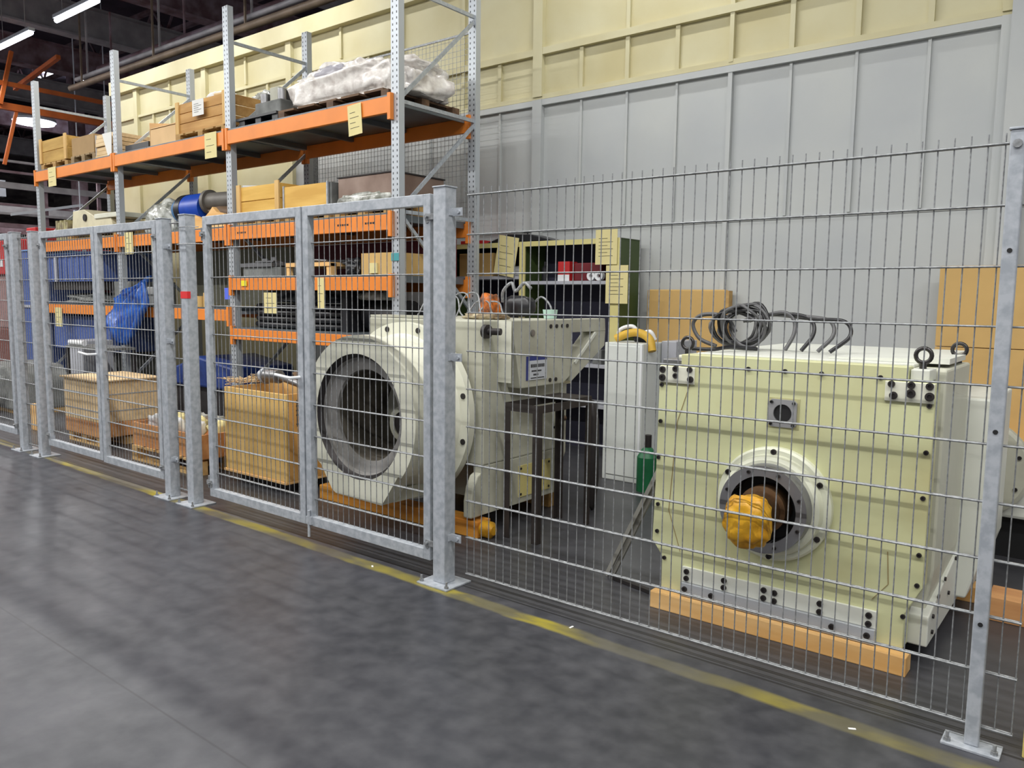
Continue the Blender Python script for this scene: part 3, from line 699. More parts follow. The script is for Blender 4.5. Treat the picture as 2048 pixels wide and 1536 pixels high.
MB().box(-3.61, -2.79, 2.11, 2.81, 2.71, 2.722).build('rim', dark_st, t)
MB().blob((-3.18, 2.09, T2+.16), (.34, .03, .06), 17, .35, 3, 3, .045).build('plastic_sheet', bagm, t)
pallet(-3.60, -2.78, 2.06, 2.85, T2, 'low pallet under the brown grey steel bin', h=.11)
# second level right bay (top of deck 1.752)
T3 = 1.753
b = MB()
for i in range(7): b.box(-5.2, -4.62+.03*i, 2.04+.05*i, 2.08+.05*i, 1.86+.006*(i % 3), 1.90+.006*(i % 3))
tag(b.build('rod_bundle', steel), 'bundle of bright steel bars on the second shelf of the right bay', 'bars')
b = MB().box(-5.18, -4.5, 2.06, 2.5, T3, 1.855)
tag(b.build('grey_block', concrete_g), 'weathered grey carrier under the steel bars', 'carrier')
t = thing('steel_pin', 'bright steel bracket on top of the steel bars', 'bracket', (-4.75, 2.15, 1.91))
MB().box(-4.95, -4.62, 2.06, 2.2, 1.91, 1.925).cyl((-4.85, 2.13, 1.925), (-4.85, 2.13, 1.95), .04, 12).cyl((-4.7, 2.13, 1.925), (-4.7, 2.13, 1.965), .03, 12).build('bracket', steel, t)
t = thing('wooden_trestle', 'yellow wooden frame box on the second shelf of the right bay', 'frame', (-4.0, 2.3, T3))
MB().box(-4.36, -4.31, 2.04, 2.09, T3, 1.88).box(-3.70, -3.63, 2.04, 2.11, T3, 1.88).box(-4.36, -4.31, 2.6, 2.65, T3, 1.88).box(-3.70, -3.63, 2.6, 2.65, T3, 1.88).build('legs', wd_o, t)
MB().box(-4.36, -3.63, 2.03, 2.06, 1.85, 1.89).box(-4.36, -3.63, 2.63, 2.66, 1.85, 1.89).box(-4.36, -4.32, 2.06, 2.63, 1.85, 1.89).box(-3.67, -3.63, 2.06, 2.63, 1.85, 1.89).build('rails', wd_o, t)
tag(MB().box(-4.3, -3.55, 2.15, 2.6, 1.895, 1.915).build('dark_plate', plastic_b), 'black plate lying on the yellow wooden frame', 'plate')
tag(MB().cyl((-4.2, 2.08, 1.93), (-3.72, 2.06, 1.905), .012, 8).build('bright_rod', steel), 'thin bright rod across the yellow wooden frame', 'rod')
tag(MB().blob((-3.41, 2.06+.16, T3+.08), (.12, .13, .09), 31, .35, 3, 4, .075).build('black_part', plastic_b), 'heap of black and grey parts left of the small carton', 'parts')
t = thing('cardboard_box', 'small tan carton on the second shelf next to the upright', 'box', (-3.0, 2.3, T3))
MB().box(-3.22, -2.74, 2.08, 2.5, T3, 1.965).build('body', cardb, t, bevel=.003); MB().box(-3.08, -2.98, 2.06, 2.08, T3+.02, 1.87).build('yellow_note', tagm, t)
box1('metal_sheet', 'dark red metal sheet standing at the back of the second shelf, right bay', 'metal sheet', -5.2, -2.75, 2.9, 2.94, 1.754, 2.14, dred, .003)
# lowest level right bay (deck top 1.193): black coils
T4 = 1.195
t = thing('tyre_stack', 'stack of black rubber tracks on the lowest shelf of the right bay', 'rubber tracks', (-4.4, 2.5, T4))
for k in range(4):
    z = T4+.035+.066*k; path = []
    for i in range(40):
        a = 2*math.pi*i/40; cx = .82*math.copysign(abs(math.cos(a))**.55, math.cos(a)); cy = .34*math.copysign(abs(math.sin(a))**.8, math.sin(a)); path.append((-4.42+cx+.02*(k % 2), 2.44+cy, z))
    MB().tube(path, .033, 8, True).build('track_loop', plastic_b, t)
b = MB().blob((-4.42, 2.5, T4+.34), (.6, .28, .13), 41, .5, 3.5, 4, .06)
tag(b.build('dark_clutter', mat('dark_mixed', (50, 54, 66), .4, scale=12, rgb2=(96, 104, 108))), 'mixed dark small parts heaped on the rubber tracks', 'parts')
tag(MB().box(-5.22, -5.06, 2.82, 2.98, T4, 1.62).build('navy_case', mat('navy_case', (32, 38, 104), .5)), 'narrow navy case beside the rubber tracks', 'case')
t = thing('machine_part', 'rounded black motor on the lowest shelf right of the gate stile', 'motor', (-3.4, 2.4, T4))
MB().cyl((-3.42, 2.4, T4+.16), (-2.85, 2.4, T4+.16), .16, 24).build('body', plastic_b, t)
MB().blob((-3.2, 2.3, T4+.35), (.2, .14, .07), 51, .4, 3, 3, .03).build('bag_on_top', bagm, t)
tag(MB().box(-3.54, -3.45, 2.1, 2.5, T4, T4+.4).build('dark_case', plastic_b), 'slim dark case standing left of the black motor', 'case')
# ---------------------------------------------------------------- middle / left bay lower shelves and floor
T5 = 1.403
t = thing('blue_container', 'blue sheet metal container on the lowest shelf of the left bay', 'container', (-9.5, 2.4, T5+.0))
cbody = MB().box(-10.32, -8.62, 2.05, 2.95, 1.72, 2.12).build('body', blue_s, t, bevel=.006)
b = MB()
for i in range(9): b.box(-10.25+.19*i, -10.2+.19*i, 2.035, 2.05, 1.75, 2.08)
b.build('ribs', blue_s, cbody)
MB().box(-10.34, -8.60, 2.03, 2.97, 2.12, 2.14).build('rim', mat('light_blue_rim', (116, 160, 216), .4), t)
MB().box(-10.02, -9.95, 2.02, 2.034, 1.72, 2.08).build('grey_strip', shelfgrey, t)
MB().box(-10.28, -8.66, 2.1, 2.9, 1.60, 1.72).build('base', dark_st, t)
tag(MB().blob((-9.4, 2.45, T5+.07), (.75, .3, .09), 61, .3, 3, 4, .065).build('scrap_heap', concrete_g), 'heap of grey brown parts under the blue container', 'parts')
t = thing('blue_container', 'darker blue container under the lowest beam of the left bay', 'container', (-9.5, 2.4, 0))
MB().box(-10.32, -8.50, 2.1, 3.0, .72, 1.22).build('body', blue_s, t, bevel=.006); MB().box(-10.2, -8.6, 2.2, 2.9, 0, .72).build('base', concrete_g, t)
b = MB().box(-8.45, -7.99, 2.15, 2.8, T5, 1.72)
tag(b.build('grey_chest', concrete_g, bevel=.006), 'grey chest on the lowest shelf left of the upright', 'chest')
tag(MB().box(-7.85, -5.5, 2.95, 2.99, T5+.02, 2.15).build('grey_back_panel', mat('olive_grey_panel', (138, 136, 116), .7, var=.15)), 'olive grey back panel of the middle rack bay', 'panel')
t = thing('white_bracket', 'small white box on the lowest shelf of the middle bay', 'box', (-7.4, 2.1, T5))
MB().box(-7.75, -7.45, 2.05, 2.2, T5, T5+.13).build('lower', white_pl, t, bevel=.01); MB().box(-7.72, -7.42, 2.03, 2.2, T5+.14, T5+.24).build('upper', white_pl, t, bevel=.01)
for k, (x, h) in enumerate(((-6.35, .16), (-6.18, .13), (-6.02, .17))):
    t = tag(MB().cyl((x, 2.12, T5), (x, 2.12, T5+h), .055, 14).build('tan_roll', cardb), '%s of three small tan rolls on the lowest shelf between the posts' % ('left', 'middle', 'right')[k], 'roll', 'small tan rolls')
# hanging blue sheet
def sheet(nm, pts_l, pts_r, m, label, cat, seed, amp=.06, nseg=26):
    b = MB(); n = len(pts_l); vs = []; W = 16
    def samp(P, t):
        t *= (len(P)-1); i = min(int(t), len(P)-2); return Vector(P[i]).lerp(Vector(P[i+1]), t-i)
    for j in range(nseg+1):
        a = samp(pts_l, j/nseg); c = samp(pts_r, j/nseg)
        for i in range(W+1):
            p = a.lerp(c, i/W); q = noise.noise(Vector((p.x*5+seed, p.z*4, seed)))
            p = p+Vector((0, amp*q+amp*.7*math.sin(i*1.6+q*3), 0)); vs.append(p)
    fs = [(j*(W+1)+i, j*(W+1)+i+1, (j+1)*(W+1)+i+1, (j+1)*(W+1)+i) for j in range(nseg) for i in range(W)]
    b.add(vs, fs, True); return tag(b.build(nm, m, solid=.004), label, cat)
sheet('blue_sheet', [(-7.0, 1.93, 1.78), (-7.95, 1.90, 1.50), (-8.0, 1.82, 1.22), (-7.72, 1.84, .88)], [(-6.98, 1.84, 1.70), (-6.92, 1.82, 1.40), (-7.15, 1.82, 1.15), (-7.45, 1.84, .90)], blue_p, 'bright blue plastic sheet hanging over the lowest beam', 'plastic sheet', 3)
t = thing('covered_pallet_load', 'low load under a blue tarpaulin on the floor behind the post', 'covered load', (-6.3, 2.5, 0))
MB().box(-7.2, -5.6, 2.15, 2.9, 0, .45).build('load', dark_st, t)
MB().prism([(-7.5, .45), (-6.3, .80), (-5.5, .70), (-5.45, .42), (-7.4, .42)], 1, 2.1, 2.95).build('tarpaulin', mat('dark_blue_tarp', (46, 70, 138), .4, scale=6, rgb2=(30, 48, 104), bump=.5), t, bevel=.03)
for (x0, x1, z0, z1, m, lab) in ((-9.3, -8.75, .74-.0, 1.0, concrete_g, ''),): pass
box1('grey_cabinet', 'small pale grey cabinet standing behind the closed crate', 'cabinet', -8.55, -8.1, 1.55, 1.95, 0, .93, shelfgrey, .01)
t = thing('work_trolley', 'dark trolley with a white roll behind the closed crate', 'trolley', (-7.6, 1.5, 0))
MB().box(-8.0, -7.0, 1.3, 1.70, .86, .89).box(-8.0, -7.0, 1.3, 1.70, .5, .52).build('shelves', concrete_g, t)
for x in (-8.0, -7.03):
    for y in (1.3, 1.67): MB().box(x, x+.03, y, y+.03, 0, .86).build('leg', dark_st, t)
tag(MB().cyl((-8.0, 1.36, .925), (-7.6, 1.36, .925), .035, 12).build('white_roll', white_pl), 'white roll lying on the dark trolley', 'roll')
# far left machines
t = thing('red_machine', 'red machine at the far left behind the farthest gate', 'machine', (-12.4, 2.6, 0))
MB().box(-13.2, -11.55, 2.1, 3.1, 1.85, 2.42).build('red_hood', red_m, t, bevel=.02)
MB().box(-13.2, -11.5, 2.15, 3.1, .95, 1.85).build('pink_grey_body', pinkg, t, bevel=.02)
MB().box(-13.2, -11.4, 2.05, 3.1, 0, .95).build('brown_base', brownr, t, bevel=.02)
MB().box(-12.5, -12.2, 2.09, 2.10, 1.98, 2.1).build('white_plate', white_pl, t)
box1('red_box', 'small bright red box on the tall blue cabinet, far left', 'box', -11.05, -10.72, 2.05, 2.45, 2.22, 2.56, red_m, .01)
t = thing('blue_cabinet', 'tall blue cabinet left of the rack end', 'cabinet', (-10.95, 2.4, 0))
MB().box(-11.3, -10.55, 2.02, 2.8, 0, 2.2).build('body', blue_s, t, bevel=.01); MB().box(-11.3, -10.55, 2.0, 2.02, 1.32, 1.36).build('rail', shelfgrey, t)
MB().box(-11.3, -10.55, 2.0, 2.81, 2.2, 2.22).build('top', mat('light_blue_rim', (116, 160, 216), .4), t)
t = thing('grey_casting', 'big grey dusty casting on the floor at the far left', 'casting', (-9.2, 1.1, 0))
MB().prism([(-9.8, .05), (-9.75, .45), (-9.4, .62), (-8.6, .60), (-8.35, .42), (-8.3, .05)], 1, .8, 1.5).build('body', concrete_g, t, bevel=.03)
MB().blob((-8.9, .9, .3), (.3, .25, .25), 71, .3, 2, 3, .2).build('lump', concrete_g, t)
MB().box(-9.8, -8.3, .85, 1.45, 0, .05).build('skid', wd_t, t)
box1('timber_block', 'short pale timber block beside the post at the far left', 'timber', -7.05, -6.75, .5, .6, 0, .3, wd_o, .004)
t = thing('hose_coil', 'pale hoses with a red bundle lying on the blue cabinet level far left', 'hoses', (-10.6, 3.2, 0))
MB().box(-11.4, -10.56, 3.1, 3.5, 0, 2.38).build('rack_box', dred, t)
for i in range(4): MB().tube([(-11.3, 3.2, 2.42+.04*i), (-10.9, 3.15, 2.46+.05*i), (-10.6, 3.2, 2.42+.05*i)], .015, 6).build('hose', white_pl, t)

# ---------------------------------------------------------------- crates on the floor in the cage
def closed_crate():
    x0, x1, y0, y1 = -6.15, -5.34, .5, 1.12
    pallet(x0+.02, x1-.05, y0+.02, y1-.02, 0, 'pallet under the closed plywood crate', m=wd_x, h=.1)
    t = thing('plywood_crate', 'closed pale plywood crate on a pallet behind the second gate', 'crate', ((x0+x1)/2, (y0+y1)/2, .1))
    MB().box(x0, x1, y0, y1, .1, .25).build('lower_band', wd_r, t, bevel=.003)
    MB().box(x0, x1, y0, y1, .252, .67).build('body', ply, t, bevel=.003)
    MB().box(x0-.03, x1+.03, y0-.03, y1+.03, .67, .685).build('lid', ply, t, bevel=.002)
    for z in (.36, .53): MB().box(x1, x1+.004, y0+.02, y1-.02, z, z+.01).box(x0+.02, x1-.02, y0-.004, y0, z, z+.01).build('steel_band', galv_r, t)
closed_crate()
# move-free low crate with bags, on a pallet
def low_crate():
    x0, x1, y0, y1 = -4.62, -3.45, .45, 1.15
    pallet(x0+.02, x1-.02, y0, y1, 0, 'pallet under the low crate of bagged parts', m=wd_x, h=.14)
    slat_crate(x0, x1, y0+.02, y1-.02, .14, .36, 'low reddish open crate full of bagged parts behind the posts', m=wd_r, rows=1, post=False)
    for k in range(9):
        x = x0+.13+.112*k; y = y0+.2+.3*((k*7) % 3)/2; m = (white_pl, tagm, bagm)[k % 3]
        tag(MB().blob((x, y, .33), (.06, .08, .09), 80+k, .4, 3, 3, .08).build('parts_bag', m), '%s small %s bag in the low reddish crate, counted from the left' % (('first', 'second', 'third', 'fourth', 'fifth', 'sixth', 'seventh', 'eighth', 'ninth')[k], ('white', 'cream', 'clear')[k % 3]), 'bag', 'bags of parts in the low crate')
low_crate()
t = thing('book_stack', 'stack of cream folders on a grey trestle between post and tall crate', 'folders', (-3.35, 1.3, 0))
MB().box(-3.75, -3.02, 1.2, 1.6, .42, .45).build('trestle_top', navy, t)
for x in (-3.72, -3.1): MB().box(x, x+.05, 1.22, 1.27, 0, .42).box(x, x+.05, 1.53, 1.58, 0, .42).build('leg', concrete_g, t)
b = MB()
for i in range(12): b.box(-3.72+.058*i, -3.668+.058*i, 1.22, 1.5, .45, .70-.01*(i % 3))
b.build('folders', tagm, t)
# tall crate
def tall_crate():
    t = thing('wooden_crate', 'tall open pine crate with black stencil behind the nearest gate', 'crate', (-2.8, .85, 0))
    x0, x1, y0, y1, z0, z1 = -3.20, -2.36, .56, 1.12, .10, .79
    MB().box(x0, x1, y0, y0+.02, z0, z1).build('front_panel', wood('crate_pine', (226, 190, 122), (208, 168, 96), 2), t, bevel=.003)
    MB().box(x1-.02, x1, y0+.02, y1, z0, z1).build('right_panel', wood('crate_pine_o', (220, 170, 100), (202, 146, 76), 2), t, bevel=.003)
    MB().box(x0, x0+.02, y0+.02, y1, z0, z1).build('left_panel', wd_z, t, bevel=.003)
    MB().box(x0, x1, y1, y1+.02, z0, z1).build('rear_panel', wd_z, t, bevel=.003)
    MB().box(x0-.02, x1, y0-.01, y1, z0-.02, z0).build('bottom_board', wd_o, t, bevel=.003)
    for k in range(3):
        y = .66+.09*k; b = MB().box(x1, x1+.0012, y, y+.006, .53, .74)
        for i in range(6):
            z = .735-.036*i
            if (i+k) % 4: b.box(x1+.0005, x1+.002, y-.004, y+.024+.022*((i*3+k) % 2), z-.010, z).box(x1+.0005, x1+.002, y+.020, y+.026, z-.024, z)
        b.build('stencil_line', ink, t)
    MB().box(x0+.02, x1-.1, y0+.12, y0+.18, .0, z0-.02).box(x0+.02, x1-.1, y1-.18, y1-.12, .0, z0-.02).build('skid', dark_st, t)
    t = thing('drive_shaft', 'grey motor and shaft lying on top of the tall pine crate', 'shaft', (-2.9, .8, .79))
    MB().cyl((-3.08, .85, .87), (-2.80, .82, .88), .055, 18).build('motor', steel, t); MB().cyl((-2.80, .82, .88), (-2.45, .78, .84), .028, 12).build('shaft', steel, t)
    MB().cyl((-3.05, .85, .87), (-3.02, .85, .87), .07, 18).build('flange', galv, t)
    tag(MB().blob((-2.60, 1.02, .84), (.20, .10, .10), 91, .4, 3, 4, .035).build('burlap_heap', burlap), 'brown burlap and rusty parts on the right of the tall pine crate', 'sack')
    t = thing('wood_shavings', 'pale wood wool spilling at the left top of the tall pine crate', 'wood wool', (-3.1, .7, .79)); t['kind'] = 'stuff'
    b = MB(); rr = random.Random(5)
    for i in range(60):
        c = Vector((-3.16+rr.uniform(-.08, .02), .75+rr.uniform(-.15, .2), .80+rr.uniform(0, .05)))
        b.tube([c, c+Vector((rr.uniform(-.06, .06), rr.uniform(-.06, .06), rr.uniform(0, .03))), c+Vector((rr.uniform(-.09, .09), rr.uniform(-.09, .09), rr.uniform(-.0, .03)))], .003, 4)
    b.build('curls', ply, t)
tall_crate()

# ================================================================ MACHINE 1 (white bored casting)
def machine1():
    cx, cz = -1.17, .772
    t = thing('boring_machine', 'off-white machine with a large round bore behind the nearest gate', 'machine', (-1.1, 1.2, 0))
    # front ring: flat topped octagon-ish outline with round bore
    n = 72; out = []; yf, yb = .25, .37
    Ro = .53
    foot = [(-1.42, .24), (-.945, .225), (-.78, .46)]
    poly = []
    for i in range(n):
        a = 2*math.pi*i/n; x = cx+Ro*math.cos(a); z = cz+Ro*math.sin(a)
        x = max(x, -1.60); z = min(z, 1.315)
        if z < .46 and -1.56 < x < -.78: 
            # lower part drawn out into the foot
            tt = (x+1.56)/(.78); z = .24-.015*tt if -1.42 < x < -.945 else (z if x > -.945 and False else (.24+(-1.42-x)*1.4 if x <= -1.42 else .225+(x+.945)*1.4))
        poly.append((x, z))
    b = MB(); rb = .411
    inner = [(cx+rb*math.cos(2*math.pi*i/n), cz+.0*1+rb*math.sin(2*math.pi*i/n)) for i in range(n)]
    for y, fl in ((yf, 0), (yb, 1)):
        vs = [(x, y, z) for x, z in poly]+[(x, y, z) for x, z in inner]
        fs = [(i, (i+1) % n, n+(i+1) % n, n+i) for i in range(n)]
        b.add(vs, fs)
    b.add([(x, yf, z) for x, z in poly]+[(x, yb, z) for x, z in poly], [(i, (i+1) % n, n+(i+1) % n, n+i) for i in range(n)], False)
    b.add([(x, yf, z) for x, z in inner]+[(x, yb, z) for x, z in inner], [(i, (i+1) % n, n+(i+1) % n, n+i) for i in range(n)], True)
    b.build('front_ring', offw, t)
    MB().lathe((cx, .33, cz), (0, 1, 0), [(0, .49), (.04, .50), (.16, .505), (.30, .52), (.335, .535)], 64).build('neck', offw, t)
    MB().prism([(-1.42, .24), (-.945, .225), (-.945, .31), (-1.42, .31)], 1, .371, .70).build('foot_web', offw2, t)
    fl = MB().ring((cx, .655, cz), (cx, .71, cz), .607, .42, 72).build('flange', offw, t)
    for k in range(12):
        a = R(15+30*k); x = cx+.573*math.cos(a); z = cz+.573*math.sin(a)
        MB().cyl((x, .648, z), (x, .66, z), .019, 12).build('bolt', dark_st, fl)
    # bore internals
    MB().lathe((cx, .252, cz), (0, 1, 0), [(0, .411), (.035, .385)], 64).build('seal_ring', dark_st, t)
    MB().lathe((cx, .287, cz), (0, 1, 0), [(0, .385), (.03, .375), (.05, .305), (.07, .30)], 64).build('bearing_ring', mat('ring_steel', (172, 170, 168), .4, .3, scale=3, rgb2=(118, 116, 112)), t)
    MB().lathe((cx, .357, cz), (0, 1, 0), [(0, .30), (.10, .30), (.10, .285), (.22, .285), (.22, .25), (.50, .25), (.50, .12)], 64).build('bore_liner', mat('bore_liner_steel', (112, 106, 96), .45, .3, scale=3, rgb2=(58, 54, 48)), t)
    MB().cyl((cx, .84, cz), (cx, .86, cz), .26, 40).build('bore_end', dark_st, t)
    MB().cyl((cx+.06, .60, cz-.08), (cx+.06, .84, cz-.08), .12, 32).build('spindle_nose', dark_st, t)
    MB().ring((cx+.06, .59, cz-.08), (cx+.06, .60, cz-.08), .122, .085, 32).build('nose_ring', offw2, t)
    # main body
    MB().box(-1.61, -.53, .75, 1.62, .46, 1.405).build('body', offw2, t, bevel=.012)
    MB().box(-1.61, -.60, 1.05, 1.62, .14, .46).build('lower_body', offw2, t)
    MB().box(-.60, -.53, .74, 1.62, .135, .46).build('right_cheek', offw2, t, bevel=.004)
    MB().prism([(.64, .13), (.64, .24), (.66, .33), (.70, .40), (.74, .42), (.74, .13)], 0, -.60, -.53).build('front_foot', offw2, t, bevel=.01)
    # wedge shaped cover that stands proud of the right side
    v = [(-.53, .90, 1.405), (-.42, .90, 1.405), (-.53, .95, .95), (-.42, 2.02, 1.405), (-.53, 2.02, 1.405), (-.42, 1.58, .97), (-.53, 1.58, .95), (-.42, 1.05, .97)]
    MB().prism([(.90, 1.405), (1.00, .955), (1.50, .955), (1.58, 1.0), (1.60, 1.405)], 0, -.53, -.42).build('side_cover', offw2, t, bevel=.006)
    # triangular bracket arm with opening
    y0, y1, y2 = 1.60, 2.05, 2.04
    b = MB()
    b.prism([(1.60, 1.31), (1.60, 1.405), (2.04, 1.405), (2.05, 1.31)], 0, -.53, -.42)
    b.prism([(2.05, 1.31), (2.04, 1.20), (1.60, .96), (1.60, 1.08), (1.90, 1.31)], 0, -.53, -.42)
    b.build('bracket_arm', offw2, t, bevel=.004)
    MB().box(-.54, -.43, 1.89, 1.91, 1.08, 1.30).build('arm_edge', white_m, t) if False else None
    MB().bar((-.415, 1.63, 1.09), (-.415, 1.90, 1.30), .012, .02).build('bright_edge', white_m, t)
    for (y, z) in ((1.33, 1.36), (1.40, 1.36), (1.47, 1.36), (1.53, 1.36), (1.33, .99), (1.40, .99)):
        MB().cyl((-.42, y, z), (-.413, y, z), .014, 10).build('bolt', dark_st, t)
    MB().cyl((-.42, 1.12, 1.32), (-.41, 1.12, 1.32), .022, 14).build('plug', steel, t)
    MB().cyl((-.53, .69+.07, 1.335), (-.50, .76, 1.335), .045, 18).cyl((-.53, .76, 1.335), (-.42, .79, 1.335), .022, 12).build('spigot', dark_st, t)
    # data plate
    dp = MB().box(-.42, -.414, 1.058, 1.285, 1.005, 1.165).build('data_plate', navy, t)
    s = MB().box(-.4138, -.4125, 1.075, 1.285, 1.005, 1.135).build('printed_card', greyprint, dp)
    b = MB()
    for (z, a, e, h) in ((1.10, 1.10, 1.25, .022), (1.065, 1.11, 1.22, .010), (1.04, 1.13, 1.18, .012), (1.018, 1.10, 1.25, .006)):
        y = a
        while y < e: b.box(-.4123, -.411, y, y+h*.55, z-h/2, z+h/2); y += h*.8
    b.build('card_text', ink, dp)
    # lower right side details
    MB().box(-.53, -.522, 1.13, 1.50, .18, .40).build('yellow_cover_plate', mat('pale_yellow_plate', (206, 194, 128), .5), t)
    for (y, z) in ((1.15, .20), (1.15, .38), (1.48, .2), (1.48, .38), (1.31, .38), (1.31, .2), (1.3, .66), (1.33, .55), (1.55, .62)):
        MB().cyl((-.53, y, z), (-.518, y, z), .009, 8).build('screw', dark_st, t)
    MB().prism([(1.62, .145), (1.62, .93), (1.70, .93), (1.70, .42), (1.65, .34), (1.65, .145)], 0, -1.61, -.53).build('rear_block', offw2, t)
    MB().prism([(.899, 1.40), (.899, 1.0), (.897, 1.0), (.897, 1.40)], 0, -.53, -.42).build('cover_front_highlight', offw, t)  # paler paint stands in for the gloss highlight on the cover's front face
    MB().prism([(1.62, 1.2), (1.75, 1.15), (1.80, .92), (1.62, .92)], 0, -.66, -.56).build('rear_hose_guard', mat('pale_hose_guard', (206, 196, 164), .6), t)
    MB().cyl((-.50, 1.60, .76), (-.50, 1.64, .76), .02, 12).cyl((-.5, 1.60, .68), (-.5, 1.64, .68), .02, 12).build('oil_fitting', brownm, t)
    MB().box(-1.60, -1.0, .752, .9, 1.405, 1.42).build('top_rim', offw2, t)
machine1()
t = thing('timber_skid', 'orange timber skid with rounded end under the white bored machine', 'timber', (-1.2, .75, 0))
MB().box(-2.1, -.50, .665, .80, 0, .11).build('beam', wood('amber_timber', (222, 158, 62), (196, 122, 36), 0), t, bevel=.006)
MB().lathe((-.50, .7325, .055), (1, 0, 0), [(0, .055), (.06, .055), (.085, .03), (.085, 0)], 20).build('rounded_end', yel, t)
box1('timber_block', 'second timber skid behind under the white bored machine', 'timber', -1.7, -.6, 1.6, 1.75, 0, .12, wd_t, .005)
# things on top of machine 1
t = thing('cable_loop', 'thin silvery wires curled on top of the white bored machine', 'wires', (-1.1, 1.2, 1.42)); rr = random.Random(3)
b = MB()
for k in range(7):
    x0 = -1.62+.10*k; h = .10+.09*rr.random()
    b.tube([(x0, 1.25, 1.41), (x0+.05, 1.3, 1.41+h), (x0+.18, 1.28, 1.41+h*1.05), (x0+.28, 1.2, 1.45), (x0+.36, 1.15, 1.415)], .006, 6)
b.build('wires', galv_w, t)
tag(MB().blob((-.98, 1.35, 1.46), (.07, .07, .12), 101, .2, 2, 3, .05).build('orange_bag', mat('orange_bag_m', (222, 120, 40), .5, rgb2=(60, 36, 20), scale=16)), 'small orange bag on top of the white bored machine beside the post', 'bag')
t = thing('hand_tool', 'dark grey hand tool with looped cable on top of the white bored machine', 'tool', (-.85, 1.5, 1.407))
MB().blob((-.86, 1.55, 1.49), (.13, .07, .08), 103, .15, 2, 3, .08).build('body', plastic_b, t)
MB().tube([(-.98, 1.5, 1.52), (-.96, 1.48, 1.60), (-.9, 1.5, 1.66), (-.86, 1.5, 1.60), (-.78, 1.5, 1.66), (-.72, 1.5, 1.62)], .013, 8).build('cable', galv_w, t)
MB().tube([(-.78, 1.6, 1.5), (-.70, 1.6, 1.56), (-.62, 1.6, 1.50), (-.60, 1.6, 1.42)], .008, 6).build('thin_cable', galv_w, t)
tag(MB().blob((-.72, 1.0, 1.42), (.16, .10, .03), 104, .3, 3, 3, .012).build('swarf_heap', mat('beige_swarf', (206, 194, 160), .7, scale=20, rgb2=(120, 96, 70))), 'beige crumbs and small bits along the machine top edge', 'bits', kind=None)
tag(MB().cyl((-.56, 1.52, 1.407), (-.56, 1.52, 1.47), .045, 16, .055).build('mint_cup', mint), 'pale mint cup on the machine top', 'cup')
# angle iron stand
t = thing('steel_stand', 'dark angle iron stand in front of the white bored machine', 'stand', (-.28, 1.1, 0))
X0, X1, Y0, Y1, ZT = -.40, -.13, .81, 1.42, .885
for (x, y) in ((X0, Y0), (X1, Y0), (X0, Y1), (X1, Y1)):
    sx = 1 if x == X0 else -1; sy = 1 if y == Y0 else -1
    MB().box(x, x+sx*.045, y, y+sy*.006, 0, ZT).box(x, x+sx*.006, y+sy*.006, y+sy*.045, 0, ZT).build('leg', mat('stand_brown', (58, 52, 50), .55, .3, var=.3), t)
MB().box(X0, X1, Y0-.001, Y0+.004, ZT-.05, ZT).box(X0, X1, Y1-.004, Y1+.001, ZT-.05, ZT).box(X0-.001, X0+.004, Y0, Y1, ZT-.05, ZT).box(X1-.004, X1+.001, Y0, Y1, ZT-.05, ZT).build('top_frame', MATS['stand_brown'], t)
MB().box(X0, X1, Y1-.25, Y1, ZT, ZT+.01).build('top_plate', MATS['stand_brown'], t)
tag(MB().blob((-.33, 1.75, .40), (.05, .05, .4), 105, .15, 2, 3, .4).build('dark_hose_drum', dark_st), 'dark brown upright part between the stand and the cabinet', 'part')

# ================================================================ SHELF CABINET at wall
def cabinet():
    t = thing('shelf_cabinet', 'open green shelf cabinet with cream front edges against the wall', 'cabinet', (-2.1, 3.65, 0))
    x0, x1, y0, y1, h = -3.32, -1.14, 3.45, 3.85, 2.13
    MB().box(x1-.02, x1, y0+.01, y1, 0, h).build('right_side', dgreen, t); MB().box(x0, x0+.02, y0+.01, y1, 0, h).build('left_side', dgreen, t)
    MB().box(x0, x1, y1-.015, y1, 0, h).build('back_panel', cabin, t); MB().box(x0, x1, y0, y1, h-.015, h).build('top_panel', dgreen, t)
    xm = -2.285
    MB().box(xm-.02, xm+.0, y0+.01, y1-.015, 0, h-.015).build('middle_partition', dgreen, t)
    MB().box(x0, x1, y0-.004, y0+.012, h-.05, h+.0).build('top_edge', cabcream, t)
    for a, e in ((xm-.05, xm+.02), (x1-.09, x1), (x0, x0+.07)):
        MB().box(a, e, y0-.006, y0+.012, 0, h-.05).build('front_stile', cabcream, t)
    for a, e, zs in ((x0+.07, xm-.05, (1.77, 1.02, .5)), (xm+.03, x1-.09, (1.715, .90, .5))):
        for z in zs: MB().box(a, e, y0+.01, y1-.015, z-.022, z+.012).build('shelf', shelfgrey, t, bevel=.002)
cabinet()
hang_tag(-2.60, -2.33, 1.78, 2.19, 3.435, 'slanted cream paper hung on the cabinet middle stile', tilt=R(10), lines=4)
hang_tag(-1.40, -1.16, 1.88, 2.21, 3.435, 'upper cream form on the right cabinet stile', lines=6)
hang_tag(-1.27, -1.03, 1.51, 1.87, 3.425, 'lower cream form on the right cabinet stile', lines=6)
t = thing('cardboard_box', 'ochre carton on the upper left shelf of the green cabinet', 'box', (-2.9, 3.6, 1.782))
MB().box(-3.2, -2.72, 3.48, 3.75, 1.783, 2.03).build('body', cardb, t, bevel=.003); MB().box(-3.0, -2.97, 3.478, 3.48, 1.80, 2.0).build('red_print', wd_r, t)
t = thing('red_case', 'red and white boxed item on the upper right shelf of the green cabinet', 'box', (-1.8, 3.6, 1.727))
